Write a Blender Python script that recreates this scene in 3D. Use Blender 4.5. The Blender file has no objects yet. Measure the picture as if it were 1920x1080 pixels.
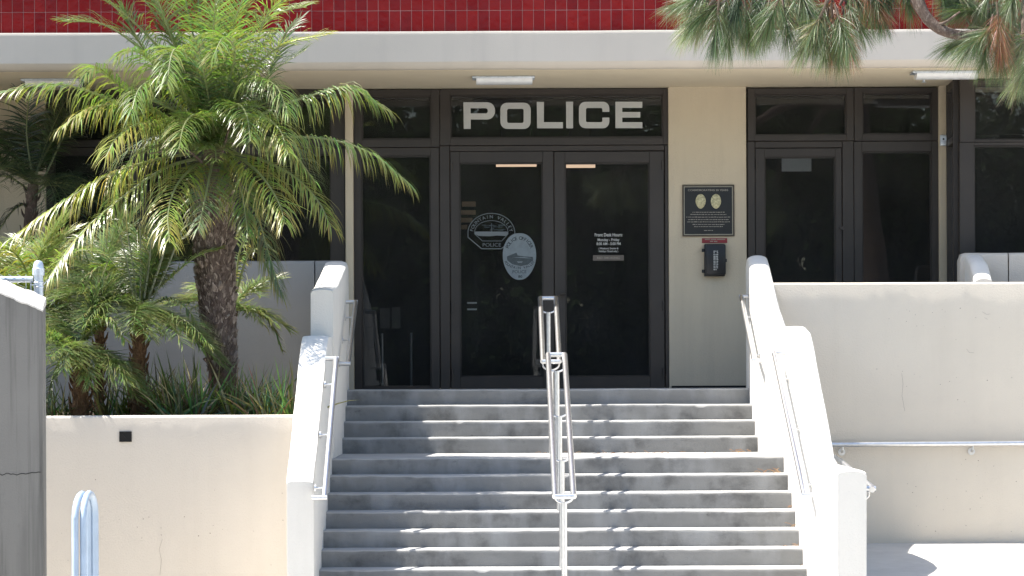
import bpy, bmesh, math, random
from math import sin, cos, pi, radians
from mathutils import Vector, Matrix, noise

scn = bpy.context.scene
COL = scn.collection
# ------------------------------------------------------------------ camera, world, sun, exposure
F = 6032.0            # focal length in pixels of a 1920 px wide frame
CX, CY = 930.0, 718.0 # principal point (horizon at the door sill)
ROLL = 0.0044
cam_d = bpy.data.cameras.new('camera')
cam = bpy.data.objects.new('camera', cam_d)
COL.objects.link(cam)
cam_d.sensor_width = 36.0
cam_d.lens = F / 1920 * 36.0
cam_d.shift_x = 30 / 1920
cam_d.shift_y = 178 / 1920
cam_d.clip_start = 0.1
cam_d.clip_end = 2000
cam.matrix_world = Matrix.Rotation(pi / 2, 4, 'X') @ Matrix.Rotation(-ROLL, 4, 'Z')
scn.camera = cam

TO_SUN = Vector((-0.535, 0.035, 1.0)).normalized()
SUN_EL = math.asin(TO_SUN.z)
SUN_AZ = math.atan2(TO_SUN.x, TO_SUN.y)
world = bpy.data.worlds.new('World')
scn.world = world
world.use_nodes = True
wn = world.node_tree.nodes
wl = world.node_tree.links
sky = wn.new('ShaderNodeTexSky')
sky.sky_type = 'NISHITA'
sky.sun_disc = False
sky.sun_elevation = SUN_EL
sky.sun_rotation = SUN_AZ
sky.air_density = 1.2
sky.dust_density = 1.5
wl.new(sky.outputs[0], wn['Background'].inputs[0])
wn['Background'].inputs[1].default_value = 0.11
sun_d = bpy.data.lights.new('sun', 'SUN')
sun_d.energy = 5.0
sun_d.angle = radians(0.53)
sun_d.color = (1.0, 0.955, 0.89)
sun = bpy.data.objects.new('sun', sun_d)
COL.objects.link(sun)
sun.rotation_euler = TO_SUN.to_track_quat('Z', 'Y').to_euler()
sun.location = TO_SUN * 40
scn.view_settings.view_transform = 'Standard'
scn.view_settings.look = 'None'
scn.view_settings.exposure = 1.45
scn.view_settings.gamma = 1.0
scn.view_settings.use_curve_mapping = False
scn.render.engine = 'CYCLES'
scn.cycles.use_denoising = True
scn.cycles.max_bounces = 10
scn.cycles.diffuse_bounces = 5
scn.cycles.glossy_bounces = 4
scn.cycles.transmission_bounces = 4
scn.cycles.transparent_max_bounces = 12
scn.cycles.caustics_reflective = False
scn.cycles.caustics_refractive = False
scn.cycles.sample_clamp_indirect = 6.0

rnd = random.Random(7)

# ------------------------------------------------------------------ picture measurements -> metres
def P(px, py, Y):
    u, v = px - CX, CY - py
    u0 = u * cos(ROLL) + v * sin(ROLL)
    v0 = -u * sin(ROLL) + v * cos(ROLL)
    return Vector((u0 * Y / F, Y, v0 * Y / F))
def X(px, Y, py=450): return P(px, py, Y).x
def Z(py, Y, px=960): return P(px, py, Y).z

# ------------------------------------------------------------------ materials
def N(nt, typ, **kw):
    n = nt.nodes.new(typ)
    for k, v in kw.items():
        if k in n.inputs.keys(): n.inputs[k].default_value = v
        else: setattr(n, k, v)
    return n
def pos(nt, scale=(1, 1, 1)):
    g = N(nt, 'ShaderNodeNewGeometry')
    m = N(nt, 'ShaderNodeMapping')
    m.inputs['Scale'].default_value = scale
    nt.links.new(g.outputs['Position'], m.inputs['Vector'])
    return m.outputs[0]
def noise_fac(nt, scale, lo=0.0, hi=1.0, stretch=(1, 1, 1), detail=5.0, rough=0.55):
    t = N(nt, 'ShaderNodeTexNoise', Scale=scale, Detail=detail, Roughness=rough)
    nt.links.new(pos(nt, stretch), t.inputs['Vector'])
    r = N(nt, 'ShaderNodeMapRange')
    r.inputs['From Min'].default_value = lo
    r.inputs['From Max'].default_value = hi
    nt.links.new(t.outputs['Fac'], r.inputs['Value'])
    return r.outputs[0], t.outputs['Fac']
def mixc(nt, fac, a, b):
    m = N(nt, 'ShaderNodeMix', data_type='RGBA')
    for s, v in (('Factor', fac), ('A', a), ('B', b)):
        sock = [i for i in m.inputs if i.name == s and (i.type == 'RGBA' if s != 'Factor' else i.type == 'VALUE')][0]
        if hasattr(v, 'is_output'): nt.links.new(v, sock)
        elif s == 'Factor': sock.default_value = v
        else: sock.default_value = (*v, 1)
    return [o for o in m.outputs if o.type == 'RGBA'][0]
def bump(nt, height, strength, dist):
    b = N(nt, 'ShaderNodeBump', Strength=strength, Distance=dist)
    nt.links.new(height, b.inputs['Height'])
    return b.outputs[0]
def base_mat(name, col=(0.5, 0.5, 0.5), rough=0.7, metal=0.0, spec=0.4):
    m = bpy.data.materials.new(name)
    m.use_nodes = True
    p = m.node_tree.nodes['Principled BSDF']
    p.inputs['Base Color'].default_value = (*col, 1)
    p.inputs['Roughness'].default_value = rough
    p.inputs['Metallic'].default_value = metal
    p.inputs['Specular IOR Level'].default_value = spec
    return m, m.node_tree, p
def stucco(name, c1, c2, stain, grain=70, bstr=0.35, streak=0.5, scale=0.9, splash=0.0):
    m, nt, p = base_mat(name, c1, 0.85, spec=0.25)
    f, _ = noise_fac(nt, scale, 0.3, 0.7)
    c = mixc(nt, f, c1, c2)
    s, _ = noise_fac(nt, 3.0, 0.5, 0.85, (2.2, 2.2, 0.16), 6)
    ms = N(nt, 'ShaderNodeMath', operation='MULTIPLY'); ms.inputs[1].default_value = streak
    nt.links.new(s, ms.inputs[0])
    c = mixc(nt, ms.outputs[0], c, stain)
    s2, _ = noise_fac(nt, 7.0, 0.6, 0.75, (1, 1, 1), 8, 0.7)
    ms2 = N(nt, 'ShaderNodeMath', operation='MULTIPLY'); ms2.inputs[1].default_value = streak * 0.45
    nt.links.new(s2, ms2.inputs[0])
    c = mixc(nt, ms2.outputs[0], c, stain)
    nt.links.new(c, p.inputs['Base Color'])
    g = N(nt, 'ShaderNodeTexNoise', Scale=grain, Detail=4, Roughness=0.65)
    nt.links.new(pos(nt), g.inputs['Vector'])
    nt.links.new(bump(nt, g.outputs['Fac'], bstr, 0.012), p.inputs['Normal'])
    return m
M = {}
M['cream'] = stucco('cream_stucco', (0.59, 0.537, 0.467), (0.54, 0.492, 0.427), (0.40, 0.345, 0.28), streak=0.14)
M['wing'] = stucco('warm_stucco', (0.655, 0.59, 0.495), (0.60, 0.54, 0.455), (0.44, 0.385, 0.315), streak=0.13)
M['white'] = stucco('white_stucco', (0.70, 0.675, 0.625), (0.64, 0.615, 0.57), (0.42, 0.39, 0.34), streak=0.22)
M['pier'] = stucco('tan_stucco', (0.60, 0.52, 0.395), (0.55, 0.475, 0.36), (0.36, 0.31, 0.24), streak=0.35)
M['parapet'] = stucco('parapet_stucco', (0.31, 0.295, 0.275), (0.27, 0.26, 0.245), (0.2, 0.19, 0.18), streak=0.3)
M['fascia'] = stucco('fascia_stucco', (0.535, 0.485, 0.425), (0.485, 0.44, 0.385), (0.34, 0.31, 0.28), streak=0.3, grain=120, bstr=0.15)
M['soffit'] = stucco('soffit_paint', (0.72, 0.63, 0.47), (0.67, 0.585, 0.44), (0.5, 0.43, 0.33), streak=0.15, grain=120, bstr=0.1)
M['block'] = stucco('grey_block_paint', (0.185, 0.178, 0.165), (0.155, 0.150, 0.140), (0.05, 0.048, 0.045), streak=0.8, grain=90, bstr=0.3)
_nt = M['block'].node_tree
_p = _nt.nodes['Principled BSDF']
_src = _p.inputs['Base Color'].links[0].from_socket
_f, _ = noise_fac(_nt, 5.0, 0.52, 0.72, (3.2, 3.2, 0.10), 5, 0.6)
_k = N(_nt, 'ShaderNodeMath', operation='MULTIPLY'); _k.inputs[1].default_value = 0.7
_nt.links.new(_f, _k.inputs[0])
_nt.links.new(mixc(_nt, _k.outputs[0], _src, (0.06, 0.057, 0.052)), _p.inputs['Base Color'])
M['mortar'] = stucco('pale_mortar', (0.62, 0.60, 0.56), (0.5, 0.48, 0.45), (0.25, 0.23, 0.2), streak=0.6, grain=50, bstr=0.8)

def concrete(name, c1, c2, dark, pale, stain=0.7):
    m, nt, p = base_mat(name, c1, 0.8, spec=0.3)
    f, _ = noise_fac(nt, 2.2, 0.35, 0.68, (1, 1, 2.5))
    c = mixc(nt, f, c1, c2)
    s, _ = noise_fac(nt, 1.9, 0.50, 0.68, (1.9, 1, 2.2), 7, 0.62)
    k = N(nt, 'ShaderNodeMath', operation='MULTIPLY'); k.inputs[1].default_value = stain
    nt.links.new(s, k.inputs[0])
    c = mixc(nt, k.outputs[0], c, dark)
    s2, _ = noise_fac(nt, 2.9, 0.50, 0.72, (1.3, 1.3, 0.5), 5, 0.55)
    k2 = N(nt, 'ShaderNodeMath', operation='MULTIPLY'); k2.inputs[1].default_value = 0.75
    nt.links.new(s2, k2.inputs[0])
    c = mixc(nt, k2.outputs[0], c, pale)
    s3, _ = noise_fac(nt, 9, 0.64, 0.72, (1, 1, 1.4), 8, 0.7)
    k3 = N(nt, 'ShaderNodeMath', operation='MULTIPLY'); k3.inputs[1].default_value = 0.55
    nt.links.new(s3, k3.inputs[0])
    c = mixc(nt, k3.outputs[0], c, tuple(v * 0.7 for v in dark))
    nt.links.new(c, p.inputs['Base Color'])
    g = N(nt, 'ShaderNodeTexNoise', Scale=110, Detail=5, Roughness=0.7)
    nt.links.new(pos(nt), g.inputs['Vector'])
    nt.links.new(bump(nt, g.outputs['Fac'], 0.3, 0.008), p.inputs['Normal'])
    return m
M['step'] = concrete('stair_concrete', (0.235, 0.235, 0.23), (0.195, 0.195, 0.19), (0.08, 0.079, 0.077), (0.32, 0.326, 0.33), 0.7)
M['tread'] = concrete('sunlit_tread_concrete', (0.36, 0.355, 0.34), (0.32, 0.316, 0.305), (0.2, 0.198, 0.19), (0.40, 0.395, 0.38), 0.4)  # paler than the risers: sunlit brightness of the treads put into the colour
M['paving'] = concrete('pale_paving', (0.52, 0.50, 0.46), (0.48, 0.46, 0.425), (0.36, 0.34, 0.31), (0.56, 0.54, 0.50), 0.3)
M['asphalt'] = concrete('asphalt', (0.075, 0.074, 0.072), (0.06, 0.06, 0.06), (0.03, 0.03, 0.03), (0.07, 0.07, 0.07), 0.5)
M['soil'] = concrete('soil', (0.05, 0.036, 0.025), (0.035, 0.026, 0.02), (0.02, 0.015, 0.01), (0.07, 0.05, 0.035), 0.5)

def plain(name, col, rough=0.5, metal=0.0, spec=0.4, var=0.12, scale=6):
    m, nt, p = base_mat(name, col, rough, metal, spec)
    f, _ = noise_fac(nt, scale, 0.3, 0.7)
    nt.links.new(mixc(nt, f, tuple(c * (1 - var) for c in col), tuple(min(1, c * (1 + var)) for c in col)), p.inputs['Base Color'])
    return m
M['bronze'] = plain('dark_bronze_frame', (0.033, 0.0265, 0.0225), 0.42, 0.0, 0.45, 0.15, 3)
M['black'] = plain('black_plastic', (0.012, 0.013, 0.016), 0.4)
M['dark'] = plain('dark_recess', (0.01, 0.01, 0.01), 0.9)
M['steel'] = plain('brushed_steel', (0.66, 0.66, 0.655), 0.36, 1.0, 0.5, 0.08, 30)
M['galv'] = plain('galvanised_steel', (0.55, 0.60, 0.66), 0.38, 0.55, 0.5, 0.12, 25)
M['rackpaint'] = plain('pale_blue_paint', (0.34, 0.42, 0.52), 0.35, 0.0, 0.5, 0.08, 10)
M['sign'] = plain('sign_white', (0.46, 0.465, 0.455), 0.5, var=0.05)
M['paper'] = plain('paper_white', (0.50, 0.50, 0.48), 0.7, var=0.04)
M['decal'] = plain('frosted_decal', (0.19, 0.225, 0.245), 0.6, var=0.1, scale=25)
M['decalline'] = plain('pale_decal_line', (0.15, 0.17, 0.18), 0.6, var=0.06)
M['decaldark'] = plain('decal_ink', (0.012, 0.02, 0.026), 0.6)
M['decalmid'] = plain('decal_grey', (0.055, 0.072, 0.08), 0.6, var=0.25, scale=60)
M['gold'] = plain('brass_emblem', (0.46, 0.42, 0.25), 0.4, 0.25, 0.5, 0.45, 60)
M['plaque'] = plain('plaque_black', (0.016, 0.018, 0.019), 0.35)
M['plaqueframe'] = plain('plaque_bronze', (0.10, 0.082, 0.065), 0.4, 0.4)
M['plaqueline'] = plain('plaque_brass_line', (0.36, 0.33, 0.26), 0.4, 0.4)
M['plaquetext'] = plain('plaque_lettering', (0.30, 0.27, 0.23), 0.45)
M['red'] = plain('red_sign', (0.24, 0.028, 0.035), 0.45)
M['tansign'] = plain('tan_sign', (0.30, 0.26, 0.215), 0.6, var=0.05)
M['brownsign'] = plain('brown_sign', (0.13, 0.11, 0.095), 0.6)
M['wood'] = plain('tan_wood', (0.55, 0.36, 0.22), 0.5)
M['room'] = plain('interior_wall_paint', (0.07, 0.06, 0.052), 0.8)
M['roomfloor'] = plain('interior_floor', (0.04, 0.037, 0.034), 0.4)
M['grout'] = plain('grout', (0.27, 0.13, 0.125), 0.8)
M['lens'] = plain('fixture_lens', (0.72, 0.735, 0.75), 0.25, 0.0, 0.5, 0.06, 14)
M['bark'] = None

# glazed red tiles: colour from each tile's own random value
m, nt, p = base_mat('red_glazed_tile', (0.3, 0.02, 0.02), 0.12, spec=0.14)
oi = N(nt, 'ShaderNodeObjectInfo')
rp = N(nt, 'ShaderNodeValToRGB')
rp.color_ramp.elements[0].position = 0.0
rp.color_ramp.elements[0].color = (0.12, 0.007, 0.010, 1)
rp.color_ramp.elements[1].position = 1.0
rp.color_ramp.elements[1].color = (0.235, 0.014, 0.013, 1)
nt.links.new(oi.outputs['Random'], rp.inputs[0])
f, raw = noise_fac(nt, 14, 0.3, 0.75)
nt.links.new(mixc(nt, f, (0.18, 0.009, 0.011), rp.outputs[0]), p.inputs['Base Color'])
t = N(nt, 'ShaderNodeTexNoise', Scale=17, Detail=3)
nt.links.new(pos(nt), t.inputs['Vector'])
nt.links.new(bump(nt, t.outputs['Fac'], 0.25, 0.01), p.inputs['Normal'])
M['tile'] = m

def glass_mat(name, tint, extra=0.0, rough=0.0):
    m = bpy.data.materials.new(name); m.use_nodes = True
    nt = m.node_tree; nt.nodes.clear()
    out = N(nt, 'ShaderNodeOutputMaterial')
    tr = N(nt, 'ShaderNodeBsdfTransparent'); tr.inputs[0].default_value = (*tint, 1)
    gl = N(nt, 'ShaderNodeBsdfGlossy'); gl.inputs['Roughness'].default_value = rough
    gl.inputs[0].default_value = (0.9, 0.92, 0.95, 1)
    lw = N(nt, 'ShaderNodeFresnel', IOR=1.45)
    ad = N(nt, 'ShaderNodeMath', operation='ADD'); ad.inputs[1].default_value = extra
    nt.links.new(lw.outputs[0], ad.inputs[0])
    # faint large waviness of float glass
    t = N(nt, 'ShaderNodeTexNoise', Scale=2.2, Detail=1)
    nt.links.new(pos(nt), t.inputs['Vector'])
    b = bump(nt, t.outputs['Fac'], 0.05, 0.01)
    nt.links.new(b, gl.inputs['Normal'])
    mx = N(nt, 'ShaderNodeMixShader')
    nt.links.new(ad.outputs[0], mx.inputs[0]); nt.links.new(tr.outputs[0], mx.inputs[1]); nt.links.new(gl.outputs[0], mx.inputs[2])
    df = N(nt, 'ShaderNodeBsdfDiffuse'); df.inputs[0].default_value = (0.5, 0.5, 0.5, 1)
    fd, _ = noise_fac(nt, 2.5, 0.35, 0.8, (1, 1, 0.6), 6, 0.7)
    k = N(nt, 'ShaderNodeMath', operation='MULTIPLY_ADD'); k.inputs[1].default_value = 0.022; k.inputs[2].default_value = 0.014
    nt.links.new(fd, k.inputs[0])
    mx2 = N(nt, 'ShaderNodeMixShader')
    nt.links.new(k.outputs[0], mx2.inputs[0]); nt.links.new(mx.outputs[0], mx2.inputs[1]); nt.links.new(df.outputs[0], mx2.inputs[2])
    nt.links.new(mx2.outputs[0], out.inputs[0])
    return m
M['glass'] = glass_mat('tinted_glass', (0.74, 0.75, 0.76), 0.0)

def emit_mat(name, col, s):
    m = bpy.data.materials.new(name); m.use_nodes = True
    nt = m.node_tree; nt.nodes.clear()
    out = N(nt, 'ShaderNodeOutputMaterial'); e = N(nt, 'ShaderNodeEmission')
    e.inputs[0].default_value = (*col, 1); e.inputs[1].default_value = s
    nt.links.new(e.outputs[0], out.inputs[0]); return m
M['tube_lit'] = emit_mat('lit_fluorescent_tube', (1.0, 0.70, 0.48), 0.55)

def leaf_mat(name, rough=0.36, trans=0.38, spec=0.6):
    m, nt, p = base_mat(name, (0.08, 0.12, 0.03), rough, spec=spec)
    a = N(nt, 'ShaderNodeAttribute', attribute_name='tint')
    nt.links.new(a.outputs['Color'], p.inputs['Base Color'])
    tr = N(nt, 'ShaderNodeBsdfTranslucent')
    mul = N(nt, 'ShaderNodeMix', data_type='RGBA', blend_type='MULTIPLY')
    mul.inputs[0].default_value = 1.0
    nt.links.new(a.outputs['Color'], mul.inputs[6]); mul.inputs[7].default_value = (1.6, 1.75, 0.85, 1)
    nt.links.new(mul.outputs[2], tr.inputs[0])
    mx = N(nt, 'ShaderNodeMixShader'); mx.inputs[0].default_value = trans
    nt.links.new(p.outputs[0], mx.inputs[1]); nt.links.new(tr.outputs[0], mx.inputs[2])
    nt.links.new(mx.outputs[0], nt.nodes['Material Output'].inputs[0])
    return m
M['leaf'] = leaf_mat('palm_leaf')
M['needle'] = leaf_mat('pine_needle', 0.45, 0.2)
M['blade'] = leaf_mat('strap_leaf', 0.4, 0.25)
M['treeleaf'] = leaf_mat('broad_leaf', 0.85, 0.12, 0.1)

def bark_mat(name, c1, c2, c3, scale=18, bs=0.8):
    m, nt, p = base_mat(name, c1, 0.9, spec=0.2)
    f, _ = noise_fac(nt, scale, 0.3, 0.7, (1, 1, 0.45), 8, 0.7)
    c = mixc(nt, f, c1, c2)
    f2, raw = noise_fac(nt, scale * 2.3, 0.5, 0.75, (1, 1, 0.6), 6, 0.7)
    c = mixc(nt, f2, c, c3)
    nt.links.new(c, p.inputs['Base Color'])
    nt.links.new(bump(nt, raw, bs, 0.02), p.inputs['Normal'])
    return m
M['palmtrunk'] = bark_mat('palm_trunk_bark', (0.16, 0.118, 0.098), (0.085, 0.062, 0.052), (0.27, 0.215, 0.18))
M['palmroot'] = bark_mat('palm_root_bark', (0.20, 0.11, 0.085), (0.12, 0.08, 0.065), (0.26, 0.20, 0.17), 26)
M['stub'] = bark_mat('leaf_base_bark', (0.40, 0.325, 0.275), (0.20, 0.15, 0.12), (0.52, 0.45, 0.39), 30, 0.5)
_nt = M['stub'].node_tree; _p = _nt.nodes['Principled BSDF']
_src = _p.inputs['Base Color'].links[0].from_socket
_oi = N(_nt, 'ShaderNodeObjectInfo'); _mr = N(_nt, 'ShaderNodeMapRange')
_mr.inputs['From Min'].default_value = 0.0; _mr.inputs['From Max'].default_value = 0.6
_nt.links.new(_oi.outputs['Random'], _mr.inputs['Value'])
_nt.links.new(mixc(_nt, _mr.outputs[0], (0.075, 0.05, 0.04), _src), _p.inputs['Base Color'])
M['orangetrunk'] = bark_mat('fibrous_orange_bark', (0.19, 0.11, 0.06), (0.09, 0.055, 0.038), (0.31, 0.20, 0.12), 30)
M['pinebark'] = bark_mat('pine_bark', (0.16, 0.115, 0.09), (0.07, 0.05, 0.042), (0.30, 0.25, 0.21), 30)
M['treebark'] = bark_mat('tree_bark', (0.10, 0.08, 0.06), (0.06, 0.05, 0.04), (0.16, 0.13, 0.1), 12)

# ------------------------------------------------------------------ object helpers
WLOC = {}
def tag(o, label=None, cat=None, group=None, kind=None):
    if label: o['label'] = label
    if cat: o['category'] = cat
    if group: o['group'] = group
    if kind: o['kind'] = kind
    return o
def thing(name, label, cat, loc=(0, 0, 0), group=None, kind=None):
    o = bpy.data.objects.new(name, None)
    o.empty_display_size = 0.1
    COL.objects.link(o); o.location = loc
    WLOC[o.name] = Vector(loc)
    return tag(o, label, cat, group, kind)
class MB:
    def __init__(s): s.v = []; s.f = []; s.mi = []; s.cur = 0; s.tint = []; s.ct = None
    def addv(s, p):
        s.v.append((p[0], p[1], p[2])); s.tint.append(s.ct or (1, 1, 1)); return len(s.v) - 1
    def face(s, idx): s.f.append(tuple(idx)); s.mi.append(s.cur)
    def poly(s, pts): s.face([s.addv(p) for p in pts])
    def box(s, x0, x1, y0, y1, z0, z1):
        i = [s.addv(p) for p in ((x0, y0, z0), (x1, y0, z0), (x1, y1, z0), (x0, y1, z0), (x0, y0, z1), (x1, y0, z1), (x1, y1, z1), (x0, y1, z1))]
        for q in ((0, 3, 2, 1), (4, 5, 6, 7), (0, 1, 5, 4), (1, 2, 6, 5), (2, 3, 7, 6), (3, 0, 4, 7)): s.face([i[k] for k in q])
        return s
    def tube(s, pts, r, n=8, caps=True):
        pts = [Vector(p) for p in pts]
        rs = r if isinstance(r, (list, tuple)) else [r] * len(pts)
        rings = []; u = None
        for k, p in enumerate(pts):
            t = (pts[min(k + 1, len(pts) - 1)] - pts[max(k - 1, 0)])
            t = t.normalized() if t.length > 1e-9 else Vector((0, 0, 1))
            if u is None:
                u = t.cross(Vector((0, 0, 1)) if abs(t.z) < 0.9 else Vector((1, 0, 0))).normalized()
            else:
                u = (u - t * u.dot(t)).normalized()
            w = t.cross(u)
            rings.append([s.addv(p + (u * cos(2 * pi * j / n) + w * sin(2 * pi * j / n)) * rs[k]) for j in range(n)])
        for a, b in zip(rings[:-1], rings[1:]):
            for j in range(n): s.face((a[j], a[(j + 1) % n], b[(j + 1) % n], b[j]))
        if caps:
            s.face(rings[0][::-1]); s.face(rings[-1])
        return s
    def lathe(s, prof, c, n=16):
        rings = [[s.addv((c[0] + r * cos(2 * pi * j / n), c[1] + r * sin(2 * pi * j / n), c[2] + z)) for j in range(n)] for r, z in prof]
        for a, b in zip(rings[:-1], rings[1:]):
            for j in range(n): s.face((a[j], a[(j + 1) % n], b[(j + 1) % n], b[j]))
        s.face(rings[0][::-1]); s.face(rings[-1]); return s
    def mesh(s, name, mats, off=Vector((0, 0, 0)), bevel=0.0, smooth=True, tint=False, seg=2):
        me = bpy.data.meshes.new(name)
        me.from_pydata([(a - off[0], b - off[1], c - off[2]) for a, b, c in s.v], [], s.f)
        if not isinstance(mats, (list, tuple)): mats = [mats]
        for mm in mats: me.materials.append(mm)
        if len(mats) > 1: me.polygons.foreach_set('material_index', s.mi)
        if tint:
            at = me.color_attributes.new('tint', 'FLOAT_COLOR', 'POINT')
            at.data.foreach_set('color', [c for t in s.tint for c in (*t, 1.0)])
        if bevel:
            bm = bmesh.new(); bm.from_mesh(me)
            es = [e for e in bm.edges if len(e.link_faces) == 2 and e.calc_face_angle(0) > 0.6]
            bmesh.ops.bevel(bm, geom=es, offset=bevel, segments=seg, affect='EDGES', profile=0.5, clamp_overlap=True)
            bm.to_mesh(me); bm.free()
        if smooth:
            me.polygons.foreach_set('use_smooth', [True] * len(me.polygons))
            me.set_sharp_from_angle(angle=radians(38))
        me.update()
        return me
    def build(s, name, mats, parent=None, origin=None, **kw):
        if parent is not None:
            off = WLOC[parent.name]
        else:
            off = Vector(origin) if origin is not None else Vector((0, 0, 0))
        me = s.mesh(name, mats, off, **kw)
        o = bpy.data.objects.new(name, me)
        COL.objects.link(o)
        if parent is not None: o.parent = parent
        else: o.location = off
        WLOC[o.name] = off.copy()
        return o
def part_copy(src, loc, parent, rot=None, scale=None):
    o = src.copy(); COL.objects.link(o)
    o.parent = parent
    o.location = Vector(loc) - WLOC[parent.name]
    if rot is not None: o.rotation_euler = rot
    if scale is not None: o.scale = scale
    WLOC[o.name] = Vector(loc)
    return o
def resample(pts, n):
    pts = [Vector(p) for p in pts]
    if len(pts) == 2: return [pts[0].lerp(pts[1], i / n) for i in range(n + 1)]
    q = [pts[0] * 2 - pts[1]] + pts + [pts[-1] * 2 - pts[-2]]
    out = []; m_ = len(pts) - 1
    for i in range(n + 1):
        t = i / n * m_; k = min(int(t), m_ - 1); t -= k
        a, b, c, d = q[k:k + 4]
        out.append(0.5 * ((2 * b) + (c - a) * t + (2 * a - 5 * b + 4 * c - d) * t * t + (3 * b - a - 3 * c + d) * t ** 3))
    return out
def lerp(a, b, t): return a + (b - a) * t
def lerp3(a, b, t): return tuple(lerp(x, y, t) for x, y in zip(a, b))

def loft_wall(stations, axis='Y', rise=0.05, power=2.4, step=0.07, wob=0.003, seed=0, nx=10, rc=None):
    """Wall swept along an axis. station: (s, lo, hi, zbottom, ztop). rise: height of the rounded top."""
    st = []
    for a, b in zip(stations[:-1], stations[1:]):
        k = max(1, int(abs(b[0] - a[0]) / step))
        for i in range(k): st.append([lerp(x, y, i / k) for x, y in zip(a, b)])
    st.append(list(stations[-1]))
    mb = MB(); rings = []
    for s_, lo, hi, zb, zt in st:
        ring = []
        pts = [(lo, zb)]
        h = zt - rise - zb
        for q in range(1, 7): pts.append((lo, zb + h * q / 7))
        if rc is None:
            for i in range(nx + 1):
                a = pi - pi * i / nx
                cx_, sx_ = cos(a), sin(a)
                pts.append(((lo + hi) / 2 + (hi - lo) / 2 * math.copysign(abs(cx_) ** (2 / power), cx_), zt - rise + rise * abs(sx_) ** (2 / power)))
        else:
            for i in range(5):
                a = pi / 2 * i / 4
                pts.append((lo + rc * (1 - cos(a)), zt - rc + rc * sin(a)))
            for i in range(5):
                a = pi / 2 * (1 - i / 4)
                pts.append((hi - rc * (1 - cos(a)), zt - rc + rc * sin(a)))
        for q in range(6, 0, -1): pts.append((hi, zb + h * q / 7))
        pts.append((hi, zb))
        for w, z in pts:
            p = (w, s_, z) if axis == 'Y' else (s_, w, z)
            nv = noise.noise_vector(Vector(p) * 3.1 + Vector((seed, 0, 0))) * wob + noise.noise_vector(Vector(p) * 14 + Vector((seed, 5, 0))) * wob * 0.5
            ring.append(mb.addv(Vector(p) + nv))
        rings.append(ring)
    n = len(rings[0])
    for a, b in zip(rings[:-1], rings[1:]):
        for j in range(n - 1): mb.face((a[j], a[j + 1], b[j + 1], b[j]))
    mb.face(rings[0][::-1]); mb.face(rings[-1])
    return mb
def fix_normals(o):
    bm = bmesh.new(); bm.from_mesh(o.data); bmesh.ops.recalc_face_normals(bm, faces=bm.faces[:]); bm.to_mesh(o.data); bm.free()

# lettering -------------------------------------------------------------------------------------
_GL = {}
def glyphs(text, bold=0.0):
    key = (text, bold)
    if key in _GL: return _GL[key]
    c = bpy.data.curves.new('lettering', 'FONT'); c.body = text; c.size = 1.0; c.offset = bold
    c.align_x = 'CENTER'; c.resolution_u = 3
    o = bpy.data.objects.new('lettering', c); COL.objects.link(o)
    dg = bpy.context.evaluated_depsgraph_get()
    me = bpy.data.meshes.new_from_object(o.evaluated_get(dg))
    vs = [v.co.copy() for v in me.vertices]; fs = [tuple(p.vertices) for p in me.polygons]
    bpy.data.objects.remove(o); bpy.data.curves.remove(c); bpy.data.meshes.remove(me)
    _GL[key] = (vs, fs); return vs, fs
def put_text(mb, text, c, height, width=None, ang=0.0, bold=0.02, Yp=0.0):
    """c = centre (x, z) of the text; flat lettering on a plane facing the street at depth Yp."""
    vs, fs = glyphs(text, bold)
    if not vs: return
    x0, x1 = min(v.x for v in vs), max(v.x for v in vs)
    z0, z1 = min(v.y for v in vs), max(v.y for v in vs)
    capz = 0.70
    sz = height / capz
    sx = width / (x1 - x0) if width else sz
    idx = []
    for v in vs:
        a = (v.x - (x0 + x1) / 2) * sx; b = (v.y - capz / 2) * sz
        idx.append(mb.addv((c[0] + a * cos(ang) - b * sin(ang), Yp, c[1] + a * sin(ang) + b * cos(ang))))
    for f in fs: mb.face([idx[k] for k in f])

# ================================================================== ground
LAND = -0.055      # entrance landing
MID = -0.575       # half landing
STREET = -1.709
g = MB(); g.poly([(-60, 5.0, STREET), (60, 5.0, STREET), (60, 60, STREET), (-60, 60, STREET)])
tag(g.build('pavement', M['paving'], smooth=False), 'pale concrete forecourt below the stairs', kind='structure')
g = MB(); g.poly([(-400, -400, STREET - 0.14), (400, -400, STREET - 0.14), (400, 400, STREET - 0.14), (-400, 400, STREET - 0.14)])
tag(g.build('ground', M['asphalt'], smooth=False), 'dark asphalt ground around the site', kind='structure')
g = MB(); g.box(-60, 60, 4.85, 5.0, STREET - 0.3, STREET + 0.004)
tag(g.build('kerb', M['paving'], bevel=0.02), 'concrete kerb along the street', kind='structure')
# ramp walkway to the right of the stairs
RX0, RX1 = 2.28, 9.0
g = MB()
prof = [(26.9, -1.337), (21.0, -1.55), (17.5, STREET + 0.005)]
for (a, za), (b, zb) in zip(prof[:-1], prof[1:]):
    g.poly([(RX0, b, zb), (RX1, b, zb), (RX1, a, za), (RX0, a, za)])
    g.poly([(RX1, b, zb), (RX1, b, STREET - 0.1), (RX1, a, STREET - 0.1), (RX1, a, za)])
tag(g.build('walkway', M['paving'], smooth=False), 'sunlit concrete ramp beside the right stair wall', kind='structure')

# ================================================================== the building
BY = 29.0
bld = thing('police_building', 'police station entrance block with dark bronze glazing under a tiled upper floor', 'building', (0.3, 29.0, LAND), kind='thing')
SOF = Z(166, 29.0, 960)     # soffit height
FY = 27.1
FT = Z(58, FY, 960)         # top of the concrete band
FB = SOF
def bx(x0, x1, y0, y1, z0, z1, name, mat, parent=None, bevel=0.0, **k):
    return MB().box(x0, x1, y0, y1, z0, z1).build(name, mat, parent, bevel=bevel, **k)
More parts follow.
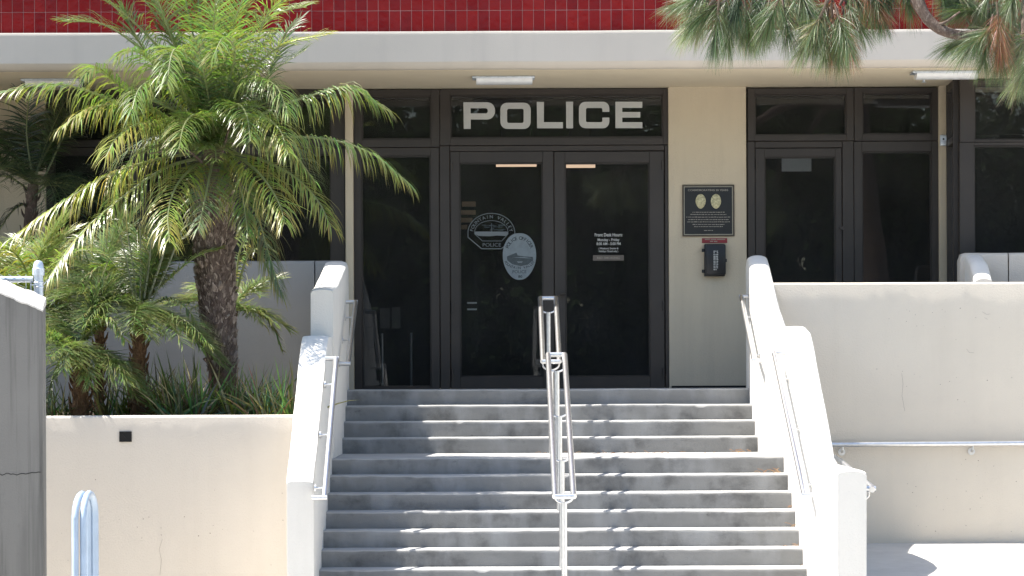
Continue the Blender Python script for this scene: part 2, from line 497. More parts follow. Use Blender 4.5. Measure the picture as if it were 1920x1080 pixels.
# fascia band with a chamfered lip, drip groove, soffit
fa = MB()
xs = [-9 + 0.3 * i for i in range(64)]
prof = [(FY + 0.35, FT), (FY + 0.003, FT), (FY, FT - 0.004), (FY, FT - 0.03), (FY, FB + 0.055), (FY + 0.012, FB + 0.042), (FY + 0.05, FB + 0.004), (FY + 0.075, FB), (FY + 0.16, FB), (FY + 0.16, FB + 0.06), (FY + 0.35, FB + 0.06)]
rg = [[fa.addv((x, y + noise.noise(Vector((x * 1.3, z * 3, 1))) * 0.004, z + noise.noise(Vector((x * 1.1, 3, z))) * 0.004)) for y, z in prof] for x in xs]
for a, b in zip(rg[:-1], rg[1:]):
    for j in range(len(prof) - 1): fa.face((a[j], a[j + 1], b[j + 1], b[j]))
fix_normals(fa.build('fascia', M['fascia'], bld))
bx(-9, 9, FY + 0.195, 29.6, SOF, SOF + 0.2, 'soffit', M['soffit'], bld)
bx(-9, 9, FY + 0.15, FY + 0.23, SOF + 0.055, SOF + 0.1, 'drip_groove', M['dark'], bld)
# tiled upper wall: every tile in view a piece of its own
TY = FY + 0.16
up = bx(-9, 9, TY + 0.012, 29.4, FT + 0.002, FT + 1.45, 'upper_wall', M['grout'], bld)
tw = 20.8 * TY / F; th = 2 * tw
tb = MB().box(-tw / 2 + 0.0022, tw / 2 - 0.0022, -0.007, 0.009, 0.0022, th - 0.0022)
tile0 = tb.build('tile', M['tile'], None, bevel=0.0025, seg=1)
bpy.data.objects.remove(tile0.copy()) if False else None
x_first = X(2.0, TY, 40)
cnt = 0; first = True
for r_ in range(2):
    for c_ in range(-1, 94):
        x = x_first + (c_ + 0.5) * tw
        z = FT + 0.006 + r_ * th
        o = tile0 if first else tile0.copy()
        if not first: COL.objects.link(o)
        first = False
        o.parent = up
        o.location = Vector((x, TY + 0.0160 + rnd.uniform(-0.0008, 0.0008), z)) - WLOC[up.name]
        o.rotation_euler = (rnd.gauss(0, 0.004), 0, rnd.gauss(0, 0.006))
st = MB()
for r_ in range(0, 7):
    for c_ in range(-100, 190):
        if r_ < 2 and -1 <= c_ < 94: continue
        x = x_first + (c_ + 0.5) * tw; z = FT + 0.006 + r_ * th
        if abs(x) > 8.8: continue
        if r_ >= 2 and not (-8.8 < x < 8.8): continue
        st.poly([(x - tw / 2 + 0.003, TY + 0.010, z + 0.003), (x + tw / 2 - 0.003, TY + 0.010, z + 0.003), (x + tw / 2 - 0.003, TY + 0.010, z + th - 0.003), (x - tw / 2 + 0.003, TY + 0.010, z + th - 0.003)])
tag(st.build('tile_field', M['tile'], up, smooth=False), kind='stuff')

# piers and plain wall pieces
PY = 28.92
bx(X(1254, PY), X(1400, PY), PY, 29.5, LAND - 0.02, SOF + 0.05, 'pier', M['pier'], bld, bevel=0.008)
bx(X(648, PY), X(663, PY), PY - 0.02, 29.4, LAND - 0.02, SOF + 0.05, 'pier', M['pier'], bld, bevel=0.006)
bx(X(1761, PY), X(1775.5, PY), PY - 0.02, 29.4, LAND - 0.02, SOF + 0.05, 'pier', M['pier'], bld, bevel=0.006)
bx(-9, X(86, PY), PY, 29.5, LAND - 0.6, SOF + 0.05, 'pier', M['pier'], bld, bevel=0.008)
bx(X(1258, PY), X(1399, PY), PY - 0.008, PY - 0.002, LAND, LAND + 0.022, 'base_strip', M['dark'], bld)

# interior
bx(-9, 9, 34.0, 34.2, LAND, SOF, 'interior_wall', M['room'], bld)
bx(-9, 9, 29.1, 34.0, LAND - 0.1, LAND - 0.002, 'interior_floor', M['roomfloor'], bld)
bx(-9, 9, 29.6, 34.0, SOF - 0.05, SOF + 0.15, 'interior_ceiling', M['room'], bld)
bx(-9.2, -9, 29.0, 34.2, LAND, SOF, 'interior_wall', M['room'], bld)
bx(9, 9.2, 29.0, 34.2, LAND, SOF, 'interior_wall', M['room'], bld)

FYF, FYB = 28.955, 29.055
def bars(rects, bevel=0.006, y0=FYF, y1=FYB):
    mb = MB()
    for k, (x0, x1, z0, z1) in enumerate(rects):
        mb.box(x0, x1, y0, y1, z0, z1)
    return mb
def window(px0, px1, py0, py1, fr, name='window', y0=FYF, y1=FYB, pane_y=29.0, parent=bld):
    """fr: frame widths in picture pixels (left, right, top, bottom)"""
    pm, qm = (px0 + px1) / 2, (py0 + py1) / 2
    x0, x1 = X(px0, y0, qm), X(px1, y0, qm); z1, z0 = Z(py0, y0, pm), Z(py1, y0, pm)
    k = y0 / F
    l, r, t, b = [v * k for v in fr]
    mb = MB()
    mb.box(x0, x0 + l, y0, y1, z0, z1); mb.box(x1 - r, x1, y0, y1, z0, z1)
    mb.box(x0 + l, x1 - r, y0 + 0.003, y1 - 0.003, z1 - t, z1); mb.box(x0 + l, x1 - r, y0 + 0.003, y1 - 0.003, z0, z0 + b)
    # glazing beads
    for (a, c, d, e) in ((x0 + l, x0 + l + 0.012, z0 + b, z1 - t), (x1 - r - 0.012, x1 - r, z0 + b, z1 - t)):
        mb.box(a, c, y0 + 0.018, y1 - 0.018, d, e)
    mb.box(x0 + l + 0.012, x1 - r - 0.012, y0 + 0.02, y1 - 0.02, z1 - t - 0.012, z1 - t)
    mb.box(x0 + l + 0.012, x1 - r - 0.012, y0 + 0.02, y1 - 0.02, z0 + b, z0 + b + 0.012)
    w = mb.build(name, M['bronze'], parent, bevel=0.002, seg=1)
    MB().box(x0 + l + 0.004, x1 - r - 0.004, pane_y - 0.003, pane_y + 0.003, z0 + b + 0.004, z1 - t - 0.004).build('pane', M['glass'], w, smooth=False)
    return w
SILL = 731.5
# entrance screen
window(664, 824, 168, 276, (14, 16, 13, 15))
window(664, 824, 277, SILL, (14, 16, 15, 6))
window(825, 1253.5, 166, 272, (19, 10, 12, 14))
jl = MB()
for (a, b, c, d) in ((825, 843.5, 273, SILL), (1247, 1253.5, 273, SILL), (844, 1246.5, 273, 283)):
    jl.box(X(a, FYF), X(b, FYF), FYF - 0.004, FYB, Z(d, FYF, 1040), Z(c, FYF, 1040))
jl.build('door_frame', M['bronze'], bld, bevel=0.003, seg=1)
def leaf(px0, px1, py0, fr, hinge_left):
    d = window(px0, px1, py0, 728.5, fr, 'door', FYF + 0.012, FYB - 0.01)
    hx = X(px0 + 2 if hinge_left else px1 - 2, FYF)
    for py in (312, 575, 700):
        MB().tube([(hx, FYF, Z(py - 9, FYF)), (hx, FYF, Z(py + 9, FYF))], 0.011, 8).build('hinge', M['bronze'], d)
    return d
dl = leaf(845, 1038.5, 284, (17, 20, 21, 22), True)
dr = leaf(1040, 1245.5, 284, (20, 27, 21, 22), False)
h = MB(); hx = X(1050, FYF)
h.lathe([(0.0, 0), (0.026, 0.0), (0.026, 0.01), (0.0, 0.011)], (0, 0, 0), 14)
hh = MB()
for (x, y, z) in h.v: hh.addv((hx + x, FYF + 0.008 - z, Z(553, FYF) + y))
hh.f = h.f; hh.mi = h.mi
hh.tube([(hx, FYF - 0.01, Z(553, FYF)), (hx, FYF - 0.045, Z(553, FYF)), (hx + 0.05, FYF - 0.05, Z(552, FYF))], 0.009, 8)
hh.build('handle', M['bronze'], dr)
# right bank beside the pier
window(1402, 1601, 165, 264, (13, 14, 11, 11))
window(1602, 1760.5, 164, 264, (15, 13, 10, 13))
window(1602, 1760.5, 265, SILL, (15, 13, 19, 8))
jl = MB()
for (a, b, c, d) in ((1402, 1416, 265, SILL), (1580, 1601, 265, SILL), (1416.5, 1579.5, 265, 277)):
    jl.box(X(a, FYF), X(b, FYF), FYF - 0.004, FYB, Z(d, FYF, 1500), Z(c, FYF, 1500))
jl.build('door_frame', M['bronze'], bld, bevel=0.003, seg=1)
d3 = leaf(1417, 1579, 278, (17, 12, 16, 22), True)
MB().tube([(X(1580, 28.9), 28.93, Z(430, 28.9)), (X(1580, 28.9), 28.965, Z(430, 28.9))], 0.02, 10).build('handle', M['bronze'], d3)
# left bank behind the palms
window(87, 262, 168, 276, (14, 12, 12, 12)); window(87, 262, 277, SILL + 30, (14, 12, 12, 10))
window(263, 452, 168, 276, (12, 12, 12, 12)); window(263, 452, 277, SILL + 30, (12, 12, 12, 10))
window(453, 647, 168, 276, (12, 26, 12, 12)); window(453, 647, 277, SILL + 30, (12, 26, 12, 10))
# projecting bay at the far right
BYF = 28.2
window(1800, 2010, 150, 266, (27, 20, 10, 4), 'window', BYF, BYF + 0.1, BYF + 0.05)
window(1800, 2010, 266.6, SILL + 4, (27, 20, 6, 10), 'window', BYF, BYF + 0.1, BYF + 0.05)
sb = MB(); xb = X(1801, BYF)
xa = X(1776, 28.9)
def quadbox(p, q, z0, z1, th_):
    d = Vector((q[0] - p[0], q[1] - p[1])).normalized(); n = Vector((-d.y, d.x)) * th_ / 2
    a = [(p[0] + n.x, p[1] + n.y), (q[0] + n.x, q[1] + n.y), (q[0] - n.x, q[1] - n.y), (p[0] - n.x, p[1] - n.y)]
    i = [sb.addv((x, y, z0)) for x, y in a] + [sb.addv((x, y, z1)) for x, y in a]
    for f_ in ((0, 3, 2, 1), (4, 5, 6, 7), (0, 1, 5, 4), (1, 2, 6, 5), (2, 3, 7, 6), (3, 0, 4, 7)): sb.face([i[k] for k in f_])
pa, pb = Vector((xa + 0.03, 28.9)), Vector((xb - 0.01, BYF + 0.12))
quadbox(pa, pa.lerp(pb, 0.08), LAND, SOF, 0.07); quadbox(pa.lerp(pb, 0.92), pb, LAND, SOF, 0.07)
quadbox(pa.lerp(pb, 0.08), pa.lerp(pb, 0.92), SOF - 0.07, SOF, 0.06); quadbox(pa.lerp(pb, 0.08), pa.lerp(pb, 0.92), Z(275, 28.6), Z(262, 28.6), 0.06)
quadbox(pa.lerp(pb, 0.08), pa.lerp(pb, 0.92), LAND, LAND + 0.08, 0.06)
sw = sb.build('window', M['bronze'], bld, bevel=0.003, seg=1)
sb = MB()
quadbox(pa.lerp(pb, 0.08), pa.lerp(pb, 0.92), LAND + 0.08, Z(275.5, 28.6), 0.006); quadbox(pa.lerp(pb, 0.08), pa.lerp(pb, 0.92), Z(261.5, 28.6), SOF - 0.07, 0.006)
sb.build('pane', M['glass'], sw, smooth=False)

# soffit light fixtures and sprinkler heads
def fixture(px0, px1, py, Y, label):
    x0, x1 = X(px0, Y, py), X(px1, Y, py)
    t = thing('ceiling_light', label, 'light', ((x0 + x1) / 2, Y, SOF), 'fluorescent fixtures under the soffit')
    MB().box(x0 - 0.035, x1 + 0.02, Y - 0.13, Y + 0.10, SOF - 0.02, SOF - 0.001).build('housing', M['galv'], t, bevel=0.004)
    mb = MB(); n = 10; rr = []
    for x in [lerp(x0, x1, i / 12) for i in range(13)]:
        rr.append([mb.addv((x, Y - 0.015 + 0.10 * cos(pi - pi * j / n), SOF - 0.021 - 0.048 * sin(pi * j / n) ** 0.7)) for j in range(n + 1)])
    for a, b in zip(rr[:-1], rr[1:]):
        for j in range(n): mb.face((a[j], a[j + 1], b[j + 1], b[j]))
    mb.face(rr[0]); mb.face(rr[-1][::-1])
    fix_normals(mb.build('lens', M['lens'], t))
fixture(893, 998, 141, 27.9, 'white fluorescent fixture under the soffit above the lettered double doors')
fixture(1716, 1830, 133, 27.6, 'white fluorescent fixture under the soffit at the pine branch')
fixture(50, 152, 146, 27.95, 'white fluorescent fixture under the soffit behind the palm crown')
for px, py, lb in ((911, 152, 'small sprinkler head in the soffit beside the middle light'), (1732, 145, 'small sprinkler head in the soffit beside the light by the pine')):
    p = P(px, py, 28.15)
    t = MB().lathe([(0.004, 0.0), (0.028, -0.0), (0.03, -0.008), (0.012, -0.012), (0.010, -0.032), (0.022, -0.036), (0.022, -0.04), (0.0, -0.041)][::-1], (p.x, 28.15, SOF), 12)
    tag(t.build('sprinkler_head', M['galv'], origin=(p.x, 28.15, SOF)), lb, 'sprinkler', 'sprinkler heads in the soffit')

# ------------------------------------------------------------------ POLICE lettering
GY = 28.99
def rarc(cx, cy, r, a0, a1, n=6): return [(cx + r * cos(radians(lerp(a0, a1, i / n))), cy + r * sin(radians(lerp(a0, a1, i / n)))) for i in range(n + 1)]
def rr_(x0, y0, x1, y1, r, corners=(1, 1, 1, 1)):   # crop coordinates, y down: TL TR BR BL
    out = []
    for (cx, cy, a0), c, (qx, qy) in zip(((x0 + r, y0 + r, 180), (x1 - r, y0 + r, 270), (x1 - r, y1 - r, 0), (x0 + r, y1 - r, 90)), corners, ((x0, y0), (x1, y0), (x1, y1), (x0, y1))):
        out += rarc(cx, cy, r, a0, a0 + 90) if c else [(qx, qy)]
    return out
LET = [
    ('P', [(276, 247)] + rarc(512 - 58, 247 + 58, 58, 270, 360) + rarc(512 - 58, 376 - 58, 58, 0, 90) + [(330, 376), (330, 447), (278, 447)], [rr_(329, 292, 458, 331, 16, (0, 1, 1, 0))]),
    ('O', rr_(553, 250, 780, 447, 52), [rr_(603, 296, 727, 402, 14)]),
    ('L', [(826, 245), (879, 245), (879, 396), (1022, 396), (1022, 442), (828, 442)], []),
    ('I', [(1045, 243), (1098, 243), (1098, 442), (1047, 442)], []),
    ('C', rarc(1142 + 50, 243 + 50, 50, 180, 270) + rarc(1370 - 50, 243 + 50, 50, 270, 360) + [(1370, 319), (1318, 319)] + rarc(1318 - 12, 290 + 12, 12, 360, 270) + rarc(1195 + 12, 290 + 12, 12, 270, 180) + rarc(1195 + 12, 396 - 12, 12, 180, 90) + rarc(1318 - 12, 396 - 12, 12, 90, 0) + [(1318, 362), (1370, 362)] + rarc(1370 - 50, 442 - 50, 50, 0, 90) + rarc(1142 + 50, 442 - 50, 50, 90, 180), []),
    ('E', [(1416, 243), (1617, 243), (1617, 289), (1467, 289), (1467, 320), (1602, 320), (1602, 362), (1467, 362), (1467, 396), (1618, 396), (1618, 441), (1416, 441)], []),
]
sg = thing('entrance_lettering', 'flat white wide capital letters POLICE on the glass above the double doors', 'sign', P(1036, 216, GY))
for ch, outer, holes in LET:
    cu = bpy.data.curves.new('letter', 'CURVE'); cu.dimensions = '2D'; cu.fill_mode = 'BOTH'; cu.extrude = 0.002
    for loop in [outer] + holes:
        sp = cu.splines.new('POLY'); sp.points.add(len(loop) - 1); sp.use_cyclic_u = True
        for k, (cx, cy) in enumerate(loop):
            q = P(800 + cx / 4, 130 + cy / 4, GY)
            sp.points[k].co = (q.x - WLOC[sg.name].x, q.z - WLOC[sg.name].z, 0, 1)
    o = bpy.data.objects.new('letter', cu); COL.objects.link(o)
    me = bpy.data.meshes.new_from_object(o.evaluated_get(bpy.context.evaluated_depsgraph_get()))
    bpy.data.objects.remove(o); bpy.data.curves.remove(cu)
    me.materials.clear(); me.materials.append(M['sign'])
    lo = bpy.data.objects.new('letter', me); COL.objects.link(lo)
    lo.parent = sg; lo.rotation_euler = (pi / 2, 0, 0)

# ------------------------------------------------------------------ door decals
DY = 28.99
def cpt(x, y, zx0=865, zy0=390, k=7.2, Y=DY):    # zoom crop -> wall
    q = P(zx0 + x / k, zy0 + y / k, Y); return (q.x, q.z)
def flat(mb, pts, Y): mb.poly([(x, Y, z) for x, z in pts][::-1])
def ring_line(mb, loop, w, Y):
    n = len(loop); L = [Vector(p) for p in loop]; c = sum(L, Vector((0, 0))) / n
    for i in range(n):
        a, b = L[i], L[(i + 1) % n]
        d = (b - a).normalized(); q = Vector((-d.y, d.x)) * w / 2
        mb.poly([(*((a + q - d * w / 3)), 0)[:2] and ((a + q - d * w / 3).x, Y, (a + q - d * w / 3).y), ((b + q + d * w / 3).x, Y, (b + q + d * w / 3).y), ((b - q + d * w / 3).x, Y, (b - q + d * w / 3).y), ((a - q - d * w / 3).x, Y, (a - q - d * w / 3).y)])
t = thing('shoulder_patch_decal', 'grey outline patch decal with fountain drawing, arched lettering and POLICE on left door glass', 'decal', P(921, 434, DY))
ol = rarc(405, 345, 318, 180, 360, 28)
ol = [(x if x > 90 else 90, 345 + (y - 345) * 0.86) for x, y in ol] + [(722, 400), (640, 470), (540, 550), (275, 550), (90, 395)]
inn = [(405 + 225 * cos(radians(a)), 320 + 150 * sin(radians(a))) for a in range(180, 361, 10)] + [(632, 350), (545, 445), (285, 445), (180, 350)]
mb = MB(); ring_line(mb, [cpt(*q) for q in ol], 0.0075, DY - 0.001); mb.build('outline', M['decalline'], t, smooth=False)
mb = MB(); ring_line(mb, [cpt(*q) for q in inn], 0.005, DY - 0.001); mb.build('inner_outline', M['decalline'], t, smooth=False)
mb = MB(); flat(mb, [cpt(*q) for q in ((185, 318), (635, 318), (632, 352), (600, 378), (480, 372), (380, 382), (230, 376), (184, 350))], DY - 0.001); mb.build('lake', M['decalline'], t, smooth=False)
mb = MB()
flat(mb, [cpt(*q) for q in ((403, 205), (414, 205), (418, 318), (398, 318))], DY - 0.0015)
for k in range(13):
    a = rnd.uniform(-1, 1); yy = rnd.uniform(215, 300); xx = 405 + a * 150
    w_ = rnd.uniform(20, 60); flat(mb, [cpt(*q) for q in ((xx - w_, yy), (xx + w_, yy - 3), (xx + w_, yy + 4), (xx - w_, yy + 7))], DY - 0.0012 - k * 0.00005)
mb.build('fountain_drawing', M['decalmid'], t, smooth=False)
mb = MB()
word = 'FOUNTAIN VALLEY'
for i, ch in enumerate(word):
    if ch == ' ': continue
    a = radians(lerp(192, 348, i / (len(word) - 1)))
    c = cpt(405 + 272 * cos(a), 345 + 228 * sin(a))
    put_text(mb, ch, c, 0.030, None, -(a + pi / 2) * 1.0, 0.01, DY - 0.0015)
put_text(mb, 'POLICE', cpt(412, 497), 0.032, 0.165, 0, 0.0, DY - 0.0015)
tag(mb.build('lettering', M['decalline'], t, smooth=False), kind='stuff')

t = thing('officer_badge_decal', 'pale frosted oval badge decal lettered POLICE OFFICER on left door glass', 'decal', P(974, 481, DY))
ov = []
for k in range(48):
    a = 2 * pi * k / 48
    sx = 226 * math.copysign(abs(cos(a)) ** 0.85, cos(a)); sy = sin(a)
    sx *= 1.0 - 0.16 * max(0, sy) ** 2
    ov.append((785 + sx, 640 + (330 * sy if sy > 0 else 300 * sy)))
mb = MB(); flat(mb, [cpt(*q) for q in ov], DY - 0.003); mb.build('badge_face', M['decal'], t, smooth=False)
mb = MB(); flat(mb, [cpt(*q) for q in ((615, 655), (700, 620), (745, 602), (760, 640), (860, 655), (965, 660), (970, 705), (900, 765), (800, 785), (690, 760), (620, 705))], DY - 0.0035)
mb.build('landscape_drawing', M['decalmid'], t, smooth=False)
mb = MB(); flat(mb, [cpt(*q) for q in ((750, 722), (830, 722), (815, 738), (765, 738))], DY - 0.004)
flat(mb, [cpt(*q) for q in ((690, 668), (840, 662), (955, 680), (840, 676))], DY - 0.004); mb.build('highlight_drawing', M['decal'], t, smooth=False)
mb = MB()
word = 'POLICE OFFICER'
for i, ch in enumerate(word):
    if ch == ' ': continue
    a = radians(lerp(203, 337, i / (len(word) - 1)))
    put_text(mb, ch, cpt(785 + 178 * cos(a), 600 + 195 * sin(a)), 0.030, None, -(a + pi / 2), 0.012, DY - 0.004)
word = 'FOUNTAIN VALLEY'
for i, ch in enumerate(word):
    if ch == ' ': continue
    a = radians(lerp(160, 20, i / (len(word) - 1)))
    put_text(mb, ch, cpt(785 + 198 * cos(a), 690 + 118 * sin(a)), 0.023, None, -(a - pi / 2), 0.008, DY - 0.004)
put_text(mb, 'POLICE', cpt(785, 860), 0.027, 0.125, 0, 0.0, DY - 0.004)
put_text(mb, '80', cpt(795, 925), 0.022, 0.036, 0, 0.02, DY - 0.004)
tag(mb.build('lettering', M['decaldark'], t, smooth=False), kind='stuff')

t = thing('hours_decal', 'white lettered front desk hours decal on right door glass', 'decal', P(1140, 455, DY))
def line(text, cx, cy, h, w, Y=DY - 0.001, bold=0.02):
    q = cpt(cx, cy, 1090, 425, 14.4); put_text(mb, text, q, h * DY / F, w * DY / F, 0, bold, Y)
for txt, cy, h, w in (('Front Desk Hours:', 218, 6.2, 52), ('Monday - Friday', 352, 5.0, 41), ('8:00 AM - 5:00 PM', 460, 5.0, 45), ('( Weekend, Evening &', 585, 3.4, 37), ('Holidays Closed only )', 662, 3.4, 36)):
    mb = MB(); line(txt, 735, cy, h, w); tag(mb.build('text_line', M['paper'], t, smooth=False), kind='stuff')
t = thing('smoking_notice', 'brown strip notice reading NO SMOKING under the hours decal', 'sign', P(1141, 483, DY))
q0, q1 = cpt(312, 770, 1090, 425, 14.4), cpt(1150, 915, 1090, 425, 14.4)
MB().box(q0[0], q1[0], DY - 0.003, DY - 0.001, q1[1], q0[1]).build('plate', M['brownsign'], t, smooth=False)
mb = MB(); line('NO SMOKING', 730, 842, 4.2, 42, DY - 0.0045); tag(mb.build('lettering', M['tansign'], t, smooth=False), kind='stuff')
# blank tan card inside the right-hand door
x0, x1 = X(1465.5, 29.02, 308), X(1521, 29.02, 308)
o = MB().box(x0, x1, 29.008, 29.011, Z(321.5, 29.02, 1493), Z(296, 29.02, 1493)).build('door_card', M['paper'], origin=P(1493, 308, 29.01), bevel=0.0)
tag(o, 'blank tan card stuck inside the top of the narrow door glass right of the plaque', 'card')

# ------------------------------------------------------------------ plaque, red sign, black box
WY = PY
t = thing('commemorative_plaque', 'square black plaque with bronze rim and two oval badges on the tan pier', 'plaque', P(1329, 395, WY))
def r4(px0, py0, px1, py1, Y): 
    a, b = P(px0, py1, Y), P(px1, py0, Y); return a.x, b.x, a.z, b.z
x0, x1, z0, z1 = r4(1279.5, 346.5, 1376.5, 443.5, WY)
mb = MB(); w_ = 0.011
mb.box(x0, x1, WY - 0.022, WY - 0.001, z1 - w_, z1); mb.box(x0, x1, WY - 0.022, WY - 0.001, z0, z0 + w_)
mb.box(x0, x0 + w_, WY - 0.0215, WY - 0.001, z0 + w_, z1 - w_); mb.box(x1 - w_, x1, WY - 0.0215, WY - 0.001, z0 + w_, z1 - w_)
mb.build('rim', M['plaqueframe'], t, bevel=0.002, seg=1)
MB().box(x0 + w_, x1 - w_, WY - 0.012, WY - 0.001, z0 + w_, z1 - w_).build('plate', M['plaque'], t, smooth=False)
mb = MB(); i0, i1, j0, j1 = x0 + 0.014, x1 - 0.014, z0 + 0.014, z1 - 0.014; w_ = 0.006
mb.box(i0, i1, WY - 0.017, WY - 0.0125, j1 - w_, j1); mb.box(i0, i1, WY - 0.017, WY - 0.0125, j0, j0 + w_)
mb.box(i0, i0 + w_, WY - 0.0165, WY - 0.0125, j0 + w_, j1 - w_); mb.box(i1 - w_, i1, WY - 0.0165, WY - 0.0125, j0 + w_, j1 - w_)
mb.build('brass_line', M['plaqueline'], t, smooth=False)
for bi, (cx, cy) in enumerate(((378, 372), (660, 370))):
    mb = MB(); rings = []
    for (s_, dy) in ((1.0, 0.0125), (0.97, 0.018), (0.8, 0.021), (0.45, 0.0225)):
        rg_ = []
        for k in range(28):
            a = 2 * pi * k / 28
            xx = 95 * cos(a) * (1 - (0.28 if bi == 0 else 0.12) * max(0, sin(a)) ** 2); yy = 136 * sin(a)
            q = P(1275 + (cx + xx * s_) / 9.818, 340 + (cy + yy * s_) / 9.818, WY)
            rg_.append(mb.addv((q.x, WY - dy - 0.0015 * (noise.noise(Vector((q.x * 90, q.z * 90, bi))) + 0.5) * (1 if s_ < 0.9 else 0), q.z)))
        rings.append(rg_)
    for a_, b_ in zip(rings[:-1], rings[1:]):
        for j in range(28): mb.face((a_[j], a_[(j + 1) % 28], b_[(j + 1) % 28], b_[j]))
    mb.face(rings[-1])
    fix_normals(mb.build('badge', M['gold'], t))
mb = MB(); q = P(1275 + 515 / 9.818, 340 + 163 / 9.818, WY)
put_text(mb, 'COMMEMORATING 50 YEARS', (q.x, q.z), 0.0165, 0.362, 0, 0.015, WY - 0.0125)
tag(mb.build('heading', M['plaquetext'], t, smooth=False), kind='stuff')
mb = MB()
for cy, xa_, xb_ in ((570, 225, 820), (612, 190, 850), (660, 110, 930), (706, 145, 895), (748, 130, 915), (796, 230, 815), (835, 260, 785), (905, 440, 615)):
    x = xa_
    while x < xb_:
        w_ = min(rnd.uniform(18, 60), xb_ - x)
        a_, b_ = P(1275 + x / 9.818, 340 + (cy + rnd.uniform(4, 7)) / 9.818, WY), P(1275 + (x + w_) / 9.818, 340 + (cy - rnd.uniform(4, 9)) / 9.818, WY)
        mb.poly([(a_.x, WY - 0.0126, a_.z), (b_.x, WY - 0.0126, a_.z), (b_.x, WY - 0.0126, b_.z), (a_.x, WY - 0.0126, b_.z)])
        x += w_ + rnd.uniform(7, 13)
tag(mb.build('small_print', M['plaquetext'], t, smooth=False), kind='stuff')
# red sign above the box
t = thing('red_notice', 'narrow red notice with pale print above the black wall box', 'sign', P(1340, 451, WY))
x0, x1, z0, z1 = r4(1316, 446.5, 1363.5, 455.8, WY)
MB().box(x0, x1, WY - 0.006, WY - 0.001, z0, z1).build('plate', M['red'], t, bevel=0.001, seg=1)
mb = MB()
for (a0, b0, a1, b1) in ((1321.5, 447.8, 1331, 449.6), (1332.5, 447.9, 1343, 449.8), (1344.5, 447.8, 1359.5, 449.6), (1331, 451.6, 1337, 453.6), (1338.5, 451.6, 1345, 453.8)):
    a_, b_, c_, d_ = r4(a0, b0, a1, b1, WY)
    mb.poly([(a_, WY - 0.0065, c_), (b_, WY - 0.0065, c_), (b_, WY - 0.0065, d_), (a_, WY - 0.0065, d_)])
tag(mb.build('print', M['tansign'], t, smooth=False), kind='stuff')
# black box
t = thing('wall_box', 'black lidded wall box with vertical white lettering on tan pier', 'box', P(1338, 490, WY))
x0, x1, z0, z1 = r4(1320, 458, 1358.5, 518.5, WY)
MB().box(x0, x1, WY - 0.07, WY - 0.001, z0, z1).build('case', M['black'], t, bevel=0.008)
MB().box(x0 + 0.012, x1 + 0.004, WY - 0.10, WY - 0.072, z0 + 0.012, z1 - 0.006).build('lid', M['black'], t, bevel=0.01)
for py in (470, 509):
    z = Z(py, WY, 1318)
    MB().tube([(x0 - 0.008, WY - 0.06, z - 0.014), (x0 - 0.008, WY - 0.06, z + 0.014)], 0.016, 10).build('hinge', M['black'], t)
MB().box(x1 + 0.002, x1 + 0.014, WY - 0.09, WY - 0.06, Z(492, WY, 1360), Z(486, WY, 1360)).build('latch', M['black'], t, bevel=0.002)
mb = MB(); zc = Z(471, WY)
for k in range(12):
    zz0 = Z(471 + k * 3.1, WY, 1340); zz1 = zz0 - rnd.uniform(1.6, 2.5) * WY / F
    for (a_, b_) in ((1336.5, 1339.2), (1340.2, 1342.0), (1342.6, 1345)):
        if rnd.random() < 0.85:
            xx0, xx1 = X(a_, WY, 490), X(b_ + rnd.uniform(-0.5, 0.2), WY, 490)
            mb.poly([(xx0, WY - 0.1015, zz1), (xx1, WY - 0.1015, zz1), (xx1, WY - 0.1015, zz0), (xx0, WY - 0.1015, zz0)])
tag(mb.build('print', M['paper'], t, smooth=False), kind='stuff')
# doorbell / sensor on the slim pier
t = thing('wall_sensor', 'small pale sensor box on the slim pier beside the corner window', 'sensor', P(1768, 263, PY - 0.02))
x0, x1, z0, z1 = r4(1762, 253.5, 1773.8, 273.5, PY - 0.02)
MB().box(x0, x1, PY - 0.06, PY - 0.021, z0, z1).build('case', M['galv'], t, bevel=0.004)
MB().tube([((x0 + x1) / 2, PY - 0.066, (z0 + z1) / 2 + 0.01), ((x0 + x1) / 2, PY - 0.06, (z0 + z1) / 2 + 0.01)], 0.009, 10).build('lens', M['black'], t)

# ------------------------------------------------------------------ things seen through the glass
for px, ytop, lb in ((716.5, 625, 'polished post standing inside the glass nearer the slim left pier'), (771, 624, 'polished post standing inside the glass nearer the double doors')):
    a = P(px, ytop, 29.5)
    t = thing('rail_post', lb, 'post', (a.x, 29.5, LAND), 'polished posts inside the side window')
    MB().tube([(a.x, 29.5, LAND), (a.x, 29.5, a.z)], 0.013, 10).build('pole', M['steel'], t)
    MB().lathe([(0.05, 0), (0.05, 0.01), (0.02, 0.02)], (a.x, 29.5, LAND), 14).build('base', M['steel'], t)
for (a0, b0, a1, b1, lb) in ((713, 578, 731, 616, 'grey paper sheet taped inside the side window, the left of two'), (735, 576, 751, 616, 'grey paper sheet taped inside the side window, the right of two')):
    x0, x1, z0, z1 = r4(a0, b0, a1, b1, 29.05)
    o = MB().box(x0, x1, 29.012, 29.014, z0, z1).build('paper_notice', M['brownsign'], origin=((x0 + x1) / 2, 29.02, z0), smooth=False)
    tag(o, lb, 'paper', 'sheets taped inside the side window')
t = thing('brochure_rack', 'tan slatted rack standing inside behind the left door glass', 'rack', P(879, 728, 29.6))
for k, (ya, yb, xa_, xb_) in enumerate(((378, 387.5, 866, 892), (394, 402.5, 862, 892), (408.5, 417, 862, 886), (422, 430, 865, 876))):
    x0, x1, z0, z1 = r4(xa_, ya, xb_, yb, 29.6)
    MB().box(x0, x1, 29.58, 29.62, z0, z1).build('slat', M['wood'], t, bevel=0.003, seg=1)
x0, x1, z0, z1 = r4(862, 372, 866, 728, 29.66)
MB().box(x0, x1, 29.625, 29.665, LAND, z1).build('upright', M['room'], t)
